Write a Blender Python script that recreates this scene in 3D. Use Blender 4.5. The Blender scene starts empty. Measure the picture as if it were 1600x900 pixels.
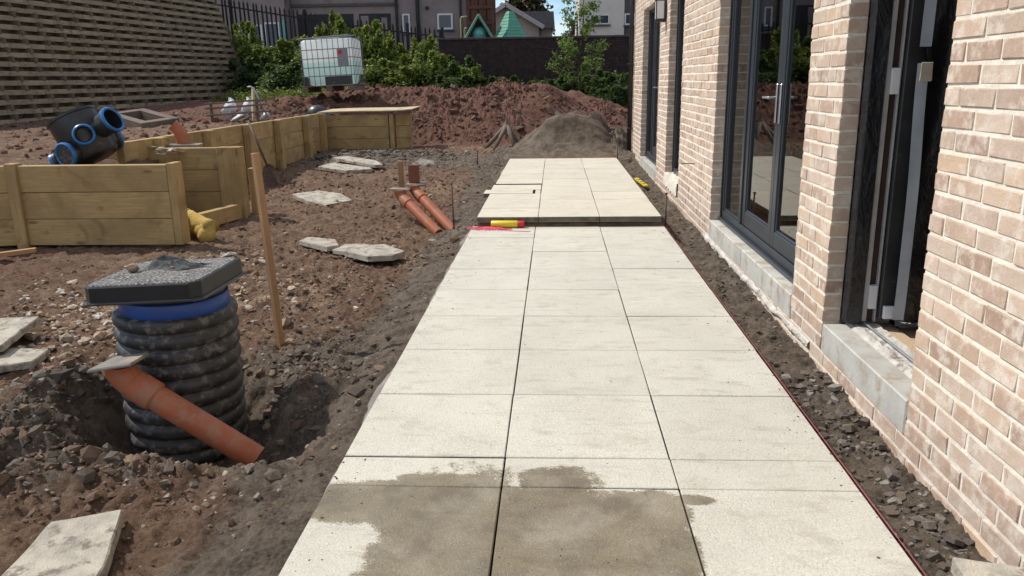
import bpy, math, random
import numpy as np
from mathutils import Vector, Matrix, Euler
random.seed(11); rng = np.random.default_rng(11)
scene = bpy.context.scene
COL = scene.collection
R_ = math.radians

# ------------------------------------------------------------------ camera
F_PX, PITCH, YAW, ROLL = 1239.3, 0.257202, 0.056236, -0.015086
CAM = np.array([0.78335, -2.43795, 1.34407])
def cam_axes():
    f = np.array([-math.sin(YAW)*math.cos(PITCH), math.cos(YAW)*math.cos(PITCH), -math.sin(PITCH)])
    r = np.array([math.cos(YAW), math.sin(YAW), 0.]); u = np.cross(r, f)
    c, s = math.cos(ROLL), math.sin(ROLL)
    return c*r+s*u, -s*r+c*u, f
CR, CU, CF = cam_axes()
cd = bpy.data.cameras.new('camera'); cam = bpy.data.objects.new('camera', cd); COL.objects.link(cam)
cd.sensor_width = 36.0; cd.lens = 36.0*F_PX/1600.0; cd.clip_start = 0.05; cd.clip_end = 2000
cam.matrix_world = Matrix(((CR[0], CU[0], -CF[0], CAM[0]), (CR[1], CU[1], -CF[1], CAM[1]), (CR[2], CU[2], -CF[2], CAM[2]), (0, 0, 0, 1)))
scene.camera = cam
scene.render.resolution_x = 1024; scene.render.resolution_y = 576
def at(x, y, ax, val):                       # a point of the photograph on a plane of the place
    d = CF + CR*(x-800)/F_PX - CU*(y-450)/F_PX
    t = (val-CAM[ax])/d[ax]
    return CAM + d*t

# ------------------------------------------------------------------ light
scene.view_settings.view_transform = 'Standard'; scene.view_settings.look = 'None'
scene.view_settings.exposure = 0.1; scene.view_settings.gamma = 1.0
SUN_DIR = Vector((-0.62, 0.22, 0.76)).normalized()          # towards the sun
elev = math.asin(SUN_DIR.z); azim = math.atan2(SUN_DIR.x, SUN_DIR.y)
sd = bpy.data.lights.new('sun', 'SUN'); sd.energy = 4.2; sd.angle = R_(0.53); sd.color = (1.0, 0.95, 0.865)
sun = bpy.data.objects.new('sun', sd); COL.objects.link(sun)
sun.rotation_euler = SUN_DIR.to_track_quat('Z', 'Y').to_euler()
world = bpy.data.worlds.new('World'); scene.world = world; world.use_nodes = True
wn = world.node_tree; wn.nodes.clear()
def wnode(t, **k):
    n = wn.nodes.new(t)
    for a, b in k.items(): setattr(n, a, b)
    return n
wo = wnode('ShaderNodeOutputWorld'); wb = wnode('ShaderNodeBackground'); wb.inputs['Strength'].default_value = 0.125
sky = wnode('ShaderNodeTexSky', sky_type='NISHITA', sun_disc=False)
sky.sun_elevation = elev; sky.sun_rotation = azim; sky.altitude = 50; sky.air_density = 1.0; sky.dust_density = 0.15; sky.ozone_density = 2.5
tc = wnode('ShaderNodeTexCoord'); mp = wnode('ShaderNodeMapping'); mp.inputs['Scale'].default_value = (1.5, 1.5, 5.0)
mp.inputs['Location'].default_value = (0.9, 0.55, 0.25)
cn = wnode('ShaderNodeTexNoise'); cn.inputs['Scale'].default_value = 2.2; cn.inputs['Detail'].default_value = 7; cn.inputs['Roughness'].default_value = .55
cr = wnode('ShaderNodeValToRGB'); cr.color_ramp.elements[0].position = .45; cr.color_ramp.elements[1].position = .60
cm = wnode('ShaderNodeMixRGB'); cm.inputs['Color2'].default_value = (8.6, 8.6, 8.5, 1)
wn.links.new(tc.outputs['Generated'], mp.inputs['Vector']); wn.links.new(mp.outputs[0], cn.inputs['Vector'])
wn.links.new(cn.outputs['Fac'], cr.inputs['Fac']); wn.links.new(cr.outputs['Color'], cm.inputs['Fac'])
tn = wnode('ShaderNodeMixRGB', blend_type='MULTIPLY'); tn.inputs[0].default_value = 1; tn.inputs[2].default_value = (.84, .95, 1.08, 1); wn.links.new(sky.outputs[0], tn.inputs[1]); wn.links.new(tn.outputs[0], cm.inputs['Color1']); wn.links.new(cm.outputs[0], wb.inputs['Color']); wn.links.new(wb.outputs[0], wo.inputs[0])

# ------------------------------------------------------------------ materials
class NM:
    def __init__(s, name):
        s.m = bpy.data.materials.new(name); s.m.use_nodes = True; s.t = s.m.node_tree; s.t.nodes.clear()
        s.out = s.n('ShaderNodeOutputMaterial'); s.b = s.n('ShaderNodeBsdfPrincipled'); s.l(s.b.outputs[0], s.out.inputs[0])
        s.geo = None; s.tcn = None; s.oi = None
    def n(s, t, **k):
        n = s.t.nodes.new(t)
        for a, b in k.items(): setattr(n, a, b)
        return n
    def l(s, a, b): s.t.links.new(a, b)
    def pos(s):
        if not s.geo: s.geo = s.n('ShaderNodeNewGeometry')
        return s.geo.outputs['Position']
    def obj(s):
        if not s.tcn: s.tcn = s.n('ShaderNodeTexCoord')
        return s.tcn.outputs['Object']
    def rand(s):
        if not s.oi: s.oi = s.n('ShaderNodeObjectInfo')
        return s.oi.outputs['Random']
    def put(s, sock, v):
        if hasattr(v, 'is_linked') or hasattr(v, 'links'): s.l(v, sock)
        elif isinstance(v, (tuple, list)): sock.default_value = tuple(v)+(1,) if len(v) == 3 and sock.type == 'RGBA' else v
        else: sock.default_value = v
    def scale(s, vec, sc):
        m = s.n('ShaderNodeMapping'); s.l(vec, m.inputs['Vector']); m.inputs['Scale'].default_value = sc; return m.outputs[0]
    def noise(s, vec, scale, detail=4, rough=.55, dist=0):
        n = s.n('ShaderNodeTexNoise'); s.l(vec, n.inputs['Vector']); n.inputs['Scale'].default_value = scale
        n.inputs['Detail'].default_value = detail; n.inputs['Roughness'].default_value = rough; n.inputs['Distortion'].default_value = dist
        return n.outputs['Fac']
    def voro(s, vec, scale, feature='F1'):
        n = s.n('ShaderNodeTexVoronoi', feature=feature); s.l(vec, n.inputs['Vector']); n.inputs['Scale'].default_value = scale
        return n
    def ramp(s, fac, a, b, lo=0., hi=1.):
        n = s.n('ShaderNodeMapRange'); n.interpolation_type = 'SMOOTHSTEP'; s.l(fac, n.inputs[0])
        n.inputs[1].default_value = a; n.inputs[2].default_value = b; n.inputs[3].default_value = lo; n.inputs[4].default_value = hi
        return n.outputs[0]
    def mix(s, fac, a, b, mode='MIX'):
        n = s.n('ShaderNodeMixRGB', blend_type=mode); s.put(n.inputs[0], fac); s.put(n.inputs[1], a); s.put(n.inputs[2], b); return n.outputs[0]
    def math(s, op, a, b=0., c=0., clamp=False):
        n = s.n('ShaderNodeMath', operation=op, use_clamp=clamp); s.put(n.inputs[0], a); s.put(n.inputs[1], b); s.put(n.inputs[2], c); return n.outputs[0]
    def attr(s, name):
        n = s.n('ShaderNodeAttribute', attribute_name=name); return n
    def bump(s, h, strength=.3, dist=.01, prev=None):
        n = s.n('ShaderNodeBump'); s.l(h, n.inputs['Height']); n.inputs['Strength'].default_value = strength; n.inputs['Distance'].default_value = dist
        if prev: s.l(prev, n.inputs['Normal'])
        return n.outputs[0]
    def fin(s, col, rough=.85, nrm=None, spec=.3, metal=0.):
        s.put(s.b.inputs['Base Color'], col); s.put(s.b.inputs['Roughness'], rough)
        s.b.inputs['Specular IOR Level'].default_value = spec; s.b.inputs['Metallic'].default_value = metal
        if nrm is not None: s.l(nrm, s.b.inputs['Normal'])
        return s.m

def simple(name, col, col2=None, rough=.6, sc=8., bs=60., bstr=.15, bd=.004, spec=.35, metal=0., dirt=None):
    k = NM(name); v = k.pos()
    c = k.mix(k.ramp(k.noise(v, sc, 6), .35, .65), col, col2 or tuple(x*.8 for x in col))
    c = k.mix(k.math('MULTIPLY', k.rand(), .22), c, tuple(x*.55 for x in col))
    if dirt: c = k.mix(k.ramp(k.noise(v, dirt[1], 7, .65), dirt[2], dirt[2]+.14), c, dirt[0])
    return k.fin(c, rough, k.bump(k.noise(v, bs, 5), bstr, bd), spec, metal)

M = {}
# soil: masks baked per vertex say which earth lies where
k = NM('soil'); v = k.pos(); a = k.attr('kind')
sep = k.n('ShaderNodeSeparateColor'); k.l(a.outputs['Color'], sep.inputs[0])
nbig = k.noise(v, 1.3, 6, .6); nmid = k.noise(v, 7, 7, .65); nfin = k.noise(v, 55, 6, .7); ngr = k.voro(v, 70)
brown = k.mix(k.ramp(nmid, .35, .66), (.100, .057, .035), (.245, .155, .100))
brown = k.mix(k.ramp(nbig, .42, .62), brown, k.mix(nmid, (.085, .045, .029), (.200, .115, .074)))
red = k.mix(k.ramp(nmid, .36, .64), (.068, .023, .016), (.148, .060, .041))
red = k.mix(k.ramp(nfin, .5, .72, 0, .6), red, (.165, .088, .062))
grey = k.mix(k.ramp(nmid, .36, .66), (.056, .045, .036), (.170, .138, .108))
tan = k.mix(k.ramp(nmid, .38, .62), (.20, .125, .08), (.42, .29, .19))
c = k.mix(k.ramp(k.math('ADD', sep.outputs[0], k.math('MULTIPLY', k.math('SUBTRACT', nbig, .5), .7)), .35, .65), brown, red)
c = k.mix(k.ramp(k.math('ADD', sep.outputs[1], k.math('MULTIPLY', k.math('SUBTRACT', nmid, .5), .9)), .35, .65), c, grey)
c = k.mix(k.ramp(k.math('ADD', sep.outputs[2], k.math('MULTIPLY', k.math('SUBTRACT', nmid, .5), 1.1)), .38, .70), c, tan)
c = k.mix(k.ramp(nfin, .30, .72, .0, .55), c, k.mix(.5, c, (.40, .30, .215)))
c = k.mix(k.ramp(ngr.outputs['Distance'], .0, .22, .55, 0), c, k.mix(.45, c, (.36, .32, .29)))
nb = k.bump(nfin, 1., .022); nb = k.bump(nmid, .6, .04, nb); nb = k.bump(k.noise(v, 220, 3, .7), .5, .004, nb)
M['soil'] = k.fin(c, .93, nb, .2)

k = NM('stone'); v = k.pos(); a = k.attr('tint')
c = k.mix(k.ramp(k.noise(v, 40, 5), .3, .7), a.outputs['Color'], k.mix(.55, a.outputs['Color'], (.12, .09, .07)))
M['stone'] = k.fin(c, .92, k.bump(k.noise(v, 160, 4, .7), .9, .006), .15)

def slab_mat(name, base, base2, wet):
    k = NM(name); v = k.pos()
    n1 = k.noise(v, 2.3, 6, .6); n2 = k.noise(v, 135, 5, .75); n3 = k.noise(v, 28, 6, .7)
    st = k.noise(k.scale(v, (2.2, 9, 2)), 1.6, 7, .65, .4)
    c = k.mix(k.ramp(n1, .35, .65), base, base2)
    c = k.mix(k.math('MULTIPLY', k.rand(), .30), c, tuple(x*.80 for x in base2))
    c = k.mix(k.ramp(n2, .50, .66, 0, .50), c, tuple(x*.50 for x in base))
    c = k.mix(k.ramp(n2, .34, .46, .45, 0), c, (.80, .77, .70))
    c = k.mix(k.ramp(k.noise(v, 62, 4, .7), .54, .68, 0, .34), c, tuple(x*.55 for x in base))
    c = k.mix(k.ramp(st, .52, .70, 0, .55), c, (.38, .335, .28))
    n5 = k.noise(v, 6.5, 7, .7, .6); c = k.mix(k.ramp(n5, .53, .66, 0, .42), c, (.40, .355, .285))
    c = k.mix(k.ramp(n3, .60, .80, 0, .40), c, (.38, .34, .285))
    sp = k.voro(v, 26)
    c = k.mix(k.math('MULTIPLY', k.ramp(sp.outputs['Distance'], .05, .11, 1, 0), k.ramp(k.noise(v, 9, 3), .56, .62)), c, (.10, .08, .06))
    rough = .9
    if wet:
        sx = k.n('ShaderNodeSeparateXYZ'); k.l(v, sx.inputs[0])
        w1 = k.noise(v, 5, 4, .5); w2 = k.noise(v, 24, 4, .6)
        wob = k.math('ADD', k.math('MULTIPLY', k.math('SUBTRACT', w1, .5), 2.6), k.math('MULTIPLY', k.math('SUBTRACT', w2, .5), 1.3))
        tot = None
        for cx, cy, rx, ry, p in ((.20, -.10, .27, .145, 3), (.47, -.27, .24, .42, 2.4), (.885, -.34, .325, .325, 8), (.795, .045, .150, .100, 2.1), (.47, .028, .14, .052, 2.6), (.28, .058, .055, .030, 2), (1.235, -.07, .075, .035, 2)):
            dx = k.math('POWER', k.math('ABSOLUTE', k.math('DIVIDE', k.math('SUBTRACT', sx.outputs[0], cx), rx)), p)
            dy = k.math('POWER', k.math('ABSOLUTE', k.math('DIVIDE', k.math('SUBTRACT', sx.outputs[1], cy), ry)), p)
            g = k.math('SUBTRACT', 1.0, k.math('ADD', dx, dy))
            tot = g if tot is None else k.math('MAXIMUM', tot, g)
        wob2 = k.math('ADD', wob, k.math('MULTIPLY', k.math('SUBTRACT', n2, .5), 1.6)); wm = k.math('MULTIPLY', k.ramp(k.math('ADD', tot, wob2), -.10, .16), k.ramp(k.noise(v, 4.2, 4), .30, .62, .72, 1.0))
        halo = k.ramp(k.math('ADD', tot, wob), -.28, .05, 0, .45)
        c = k.mix(halo, c, k.mix(1.0, c, (.72, .67, .58), 'MULTIPLY'))
        wc = k.mix(1.0, c, (.45, .405, .325), 'MULTIPLY')
        wc = k.mix(k.ramp(n5, .45, .62, 0, .5), wc, (.13, .11, .085)); wc = k.mix(k.ramp(n2, .30, .42, .5, 0), wc, (.52, .50, .45))
        c = k.mix(wm, c, wc)
        rough = k.math('SUBTRACT', .9, k.math('MULTIPLY', wm, .42))
    nb = k.bump(n2, .75, .006); nb = k.bump(k.noise(v, 60, 3), .3, .006, nb)
    return k.fin(c, rough, nb, .3)
M['slab'] = slab_mat('paving_concrete', (.62, .595, .515), (.55, .525, .45), True)
M['slab2'] = slab_mat('paving_concrete_clean', (.63, .585, .485), (.585, .54, .445), False)

k = NM('brick'); v = k.pos(); a = k.attr('tint')
c = a.outputs['Color']
c = k.mix(k.ramp(k.noise(v, 22, 5, .6), .35, .68), c, k.mix(.5, c, (.50, .38, .30)))
c = k.mix(k.ramp(k.noise(v, 11, 6, .7), .47, .64, 0, .68), c, (.67, .60, .51))
c = k.mix(k.ramp(k.noise(v, 3.1, 5, .6), .5, .68, 0, .35), c, (.60, .50, .42))
c = k.mix(k.ramp(k.noise(v, 130, 4, .7), .55, .75, 0, .55), c, (.22, .14, .105))
M['brick'] = k.fin(c, .9, k.bump(k.noise(v, 150, 4, .7), .45, .004, k.bump(k.noise(v, 35, 4), .35, .008)), .2)
k = NM('mortar'); v = k.pos()
c = k.mix(k.ramp(k.noise(v, 12, 5), .35, .65), (.80, .745, .64), (.70, .64, .54))
c = k.mix(k.ramp(k.noise(v, 140, 4, .7), .5, .8, 0, .5), c, (.38, .32, .26))
M['mortar'] = k.fin(c, .92, k.bump(k.noise(v, 110, 4, .7), .6, .006, k.bump(k.noise(v, 30, 3), .5, .01)), .15)
M['old_brick'] = simple('old_brick', (.034, .021, .022), (.060, .036, .034), .92, 6, 60, .5, .01, dirt=((.16, .13, .125), 7, .60))
M['old_mortar'] = simple('old_mortar', (.060, .052, .050), (.085, .072, .068), .95, 9, 60, .4, .01)

def wood_mat(name, c1, c2, knot, stain=None, rough=.78):
    k = NM(name); o = k.obj(); off = k.n('ShaderNodeVectorMath', operation='ADD'); k.l(o, off.inputs[0])
    cmb = k.n('ShaderNodeCombineXYZ'); k.l(k.math('MULTIPLY', k.rand(), 37.), cmb.inputs[0]); k.l(k.math('MULTIPLY', k.rand(), 11.), cmb.inputs[2]); k.l(cmb.outputs[0], off.inputs[1])
    v = off.outputs[0]
    g = k.noise(k.scale(v, (1.2, 22, 22)), 2.2, 6, .6, 1.2); g2 = k.noise(k.scale(v, (3, 90, 90)), 2., 4, .6, .5); b = k.noise(v, 2.2, 4, .55, .5)
    c = k.mix(k.ramp(g, .33, .66), c1, c2)
    c = k.mix(k.ramp(b, .42, .62, 0, .7), c, tuple(x*.58 for x in c1))
    c = k.mix(k.ramp(g2, .55, .75, 0, .5), c, knot)
    kn = k.voro(k.scale(v, (1.6, 5, 5)), 1.5)
    c = k.mix(k.ramp(kn.outputs['Distance'], .07, .16, .8, 0), c, knot)
    if stain: c = k.mix(k.ramp(k.noise(v, 3.5, 5, .6, .8), .55, .68, 0, .65), c, stain)
    c = k.mix(k.math('MULTIPLY', k.rand(), .25), c, tuple(x*.7 for x in c2))
    return k.fin(c, rough, k.bump(g2, .3, .003, k.bump(g, .2, .004)), .25)
M['sleeper'] = wood_mat('green_treated_timber', (.50, .355, .165), (.39, .27, .12), (.16, .09, .04), (.20, .115, .052))
M['crib'] = wood_mat('weathered_treated_timber', (.40, .325, .215), (.30, .24, .155), (.09, .066, .042), (.12, .095, .065), .9)
M['crib_end'] = wood_mat('shaded_timber_ends', (.20, .155, .10), (.14, .108, .072), (.05, .035, .025), None, .95)  # end grain, with the shade between stretchers added to the colour
M['pine'] = wood_mat('sawn_pine', (.48, .29, .155), (.38, .22, .115), (.20, .10, .05))
M['ply'] = wood_mat('plywood', (.62, .50, .32), (.54, .43, .27), (.34, .24, .13))
M['grey_wood'] = wood_mat('grey_weathered_wood', (.22, .175, .14), (.15, .118, .09), (.07, .05, .04), None, .9)
M['brown_wood'] = wood_mat('red_brown_stained_wood', (.155, .075, .052), (.105, .05, .036), (.04, .02, .015), None, .85)

M['black_plastic'] = simple('black_plastic', (.022, .023, .025), (.034, .034, .035), .38, 6, 70, .08, .003, .5, dirt=((.12, .10, .085), 7, .62))
M['black_ribbed'] = simple('dusty_black_plastic', (.026, .027, .029), (.045, .044, .043), .5, 6, 70, .2, .003, .45, dirt=((.13, .118, .105), 22, .50))
M['blue_seal'] = simple('blue_plastic', (.018, .075, .33), (.022, .060, .24), .4, 6, 70, .08, .003, .5, dirt=((.10, .085, .075), 10, .66))
M['blue_ring'] = simple('blue_rubber_ring', (.015, .19, .52), (.015, .15, .42), .35, 6, 70, .05, .003, .5)
M['orange_pipe'] = simple('terracotta_plastic', (.43, .125, .055), (.35, .105, .048), .5, 5, 60, .1, .002, .35, dirt=((.33, .15, .088), 14, .46))
M['steel'] = simple('rusty_steel', (.10, .070, .055), (.16, .10, .07), .7, 40, 80, .3, .002)
M['galv'] = simple('galvanised_steel', (.42, .44, .46), (.32, .34, .36), .45, 30, 60, .05, .002, .5, .7)
M['grit'] = None
k = NM('cover_grit'); v = k.pos(); vo = k.voro(v, 120)
c = k.mix(k.ramp(k.noise(v, 80, 4, .7), .47, .66), (.045, .048, .052), (.46, .43, .39)); c = k.mix(k.ramp(k.noise(v, 9, 4), .4, .6, 0, .5), c, (.20, .19, .18))
M['grit'] = k.fin(c, .85, k.bump(vo.outputs['Distance'], .8, .004), .3)
M['slate'] = simple('slate', (.15, .145, .135), (.21, .195, .17), .7, 9, 60, .2, .003, .4, dirt=((.30, .24, .17), 6, .5))
M['flag'] = simple('broken_flag_concrete', (.50, .455, .375), (.34, .31, .265), .92, 9, 130, .8, .008, .2, dirt=((.20, .165, .135), 12, .50))
M['sill'] = simple('cast_sill_concrete', (.52, .505, .455), (.42, .405, .365), .93, 5, 60, .5, .004, .2, dirt=((.36, .30, .23), 6, .50))
M['render_mortar'] = simple('smeared_mortar', (.60, .57, .52), (.46, .42, .37), .93, 9, 90, .6, .01, .15, dirt=((.17, .125, .095), 11, .55))
M['frame'] = simple('anthracite_frame', (.030, .036, .043), (.036, .042, .050), .36, 4, 120, .04, .001, .5, dirt=((.085, .085, .085), 8, .72))
M['chrome'] = simple('brushed_metal', (.62, .62, .62), (.55, .55, .55), .28, 30, 90, .02, .001, .5, .9)
M['white_trim'] = simple('white_upvc', (.72, .73, .74), (.64, .65, .66), .45, 5, 60, .05, .002)
M['grey_profile'] = simple('grey_seal_profile', (.40, .39, .37), (.33, .32, .31), .5, 9, 60, .05, .002)
M['brown_void'] = simple('dark_gap_brown', (.045, .022, .016), (.03, .016, .012), .6, 9, 60, .05, .002)  # brown carrying the dimness of the interior seen past the jamb
M['interior'] = simple('plasterboard', (.62, .60, .55), (.55, .53, .48), .9, 3, 60, .05, .002)
M['chip'] = simple('chipboard', (.55, .41, .27), (.46, .34, .22), .85, 60, 120, .2, .002)
M['red_string'] = simple('red_string', (.50, .10, .11), (.42, .08, .09), .8)
M['pink_string'] = simple('pink_string', (.80, .12, .20), (.70, .08, .16), .8)
M['yellow'] = simple('yellow_paint', (.72, .55, .03), (.66, .50, .03), .4, 5, 60, .03, .001, .5, dirt=((.35, .28, .10), 20, .62))
M['red_cap'] = simple('red_plastic', (.62, .04, .045), (.5, .03, .035), .4)
M['foam'] = simple('glass_wool', (.66, .48, .16), (.58, .40, .12), .95, 30, 90, .9, .02, .1)
M['tape'] = simple('grey_tape', (.33, .36, .40), (.28, .31, .34), .42, 9, 50, .1, .003, .5)
M['beige_tag'] = simple('beige_tape', (.50, .44, .34), (.42, .36, .27), .7)
M['cloth'] = simple('dark_cloth', (.045, .050, .052), (.10, .105, .105), .9, 22, 300, .4, .002, .15)
M['bag'] = simple('white_plastic_sack', (.66, .68, .70), (.50, .52, .55), .5, 9, 30, .3, .01)
M['roof_grey'] = simple('grey_concrete_roof', (.085, .082, .08), (.11, .105, .10), .9, 6, 20, .3, .02)
M['roof_red'] = simple('red_tile_roof', (.27, .085, .055), (.21, .07, .045), .9, 6, 20, .3, .02)
M['render_wall'] = simple('roughcast_render', (.265, .228, .212), (.225, .195, .182), .95, 1.2, 25, .4, .02, .15, dirt=((.18, .155, .145), .9, .56))
M['pale_wall'] = simple('pale_render', (.62, .60, .54), (.55, .535, .48), .95, 1.2, 25, .3, .02, .15)
M['beige_wall'] = simple('beige_render', (.37, .335, .285), (.31, .28, .24), .95, 1.2, 25, .3, .02, .15)
M['dark_clad'] = simple('dark_grey_cladding', (.075, .072, .075), (.10, .095, .098), .85, 3, 20, .3, .02)
M['dark_open'] = simple('recess_shade', (.022, .022, .026), (.03, .03, .035), .7, 3, 20, .1, .01)  # near-black colour that holds the shade of a recess
M['green_board'] = simple('green_painted_boards', (.105, .34, .235), (.085, .29, .20), .6, 5, 20, .2, .01)
M['green_ball'] = simple('green_plastic_dome', (.10, .36, .32), (.08, .30, .28), .2, 5, 20, .02, .01, .6)
M['fence_iron'] = simple('black_painted_iron', (.012, .012, .014), (.018, .018, .02), .5, 9, 40, .1, .002)
M['yellow_pipe'] = simple('ochre_painted_pipe', (.45, .38, .19), (.38, .32, .15), .6)
M['bark'] = simple('bark', (.10, .075, .05), (.065, .05, .035), .95, 12, 40, .6, .02, .15)

def glass_mat(name, ior, tintc, rough=.0):
    k = NM(name); k.t.nodes.remove(k.b)
    fr = k.n('ShaderNodeFresnel'); fr.inputs['IOR'].default_value = ior
    gl = k.n('ShaderNodeBsdfGlossy'); gl.inputs['Roughness'].default_value = rough; gl.inputs['Color'].default_value = (1., 1., .98, 1)
    tr = k.n('ShaderNodeBsdfTransparent'); tr.inputs['Color'].default_value = tintc+(1,)
    mx = k.n('ShaderNodeMixShader'); k.l(fr.outputs[0], mx.inputs[0]); k.l(tr.outputs[0], mx.inputs[1]); k.l(gl.outputs[0], mx.inputs[2]); k.l(mx.outputs[0], k.out.inputs[0])
    return k.m
M['glass'] = glass_mat('window_glass', 2.15, (.80, .84, .80), .012)
k = NM('far_glass'); M['far_glass'] = k.fin((.03, .045, .06), .12, None, .6)
k = NM('polythene'); v = k.pos(); n = k.noise(k.scale(v, (1, 1, .5)), 9, 6, .6, 1.)
c = k.mix(k.ramp(k.noise(v, 24, 5, .7), .60, .78, 0, .5), (.010, .011, .014), (.12, .125, .13))
M['polythene'] = k.fin(c, .26, k.bump(n, .6, .03), .5)

def tank_mat():
    k = NM('tank_plastic'); o = k.obj(); sx = k.n('ShaderNodeSeparateXYZ'); k.l(o, sx.inputs[0])
    f = k.ramp(sx.outputs[2], .60, .615, 1, 0)
    c = k.mix(f, (.95, .965, .955), (.70, .91, .86))
    k.fin(c, .35, k.bump(k.noise(o, 5, 3), .1, .02), .4)
    tl = k.n('ShaderNodeBsdfTranslucent'); k.put(tl.inputs[0], c); mx = k.n('ShaderNodeMixShader'); mx.inputs[0].default_value = .68
    k.l(k.b.outputs[0], mx.inputs[1]); k.l(tl.outputs[0], mx.inputs[2]); k.l(mx.outputs[0], k.out.inputs[0]); return k.m
M['tank'] = tank_mat()

def leaf_mat(name, c1, c2, c3):
    k = NM(name); a = k.attr('tint'); sp = k.n('ShaderNodeSeparateColor'); k.l(a.outputs['Color'], sp.inputs[0])
    c = k.mix(k.ramp(sp.outputs[0], 0, .7), c1, c2); c = k.mix(k.ramp(sp.outputs[0], .72, 1.), c, c3)
    k.fin(c, .5, None, .35)
    tl = k.n('ShaderNodeBsdfTranslucent'); k.put(tl.inputs[0], k.mix(.5, c, (.16, .22, .02)))
    mx = k.n('ShaderNodeMixShader'); mx.inputs[0].default_value = .42; k.l(k.b.outputs[0], mx.inputs[1]); k.l(tl.outputs[0], mx.inputs[2]); k.l(mx.outputs[0], k.out.inputs[0])
    return k.m
M['leaf'] = leaf_mat('hedge_leaves', (.055, .085, .020), (.145, .190, .036), (.40, .43, .08))
M['leaf_dark'] = leaf_mat('dark_leaves', (.022, .045, .018), (.045, .085, .025), (.11, .16, .06))
M['leaf_light'] = leaf_mat('sapling_leaves', (.09, .14, .035), (.17, .24, .055), (.27, .34, .09))
M['leaf_purple'] = leaf_mat('purple_leaves', (.030, .014, .018), (.055, .025, .030), (.09, .045, .05))

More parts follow.
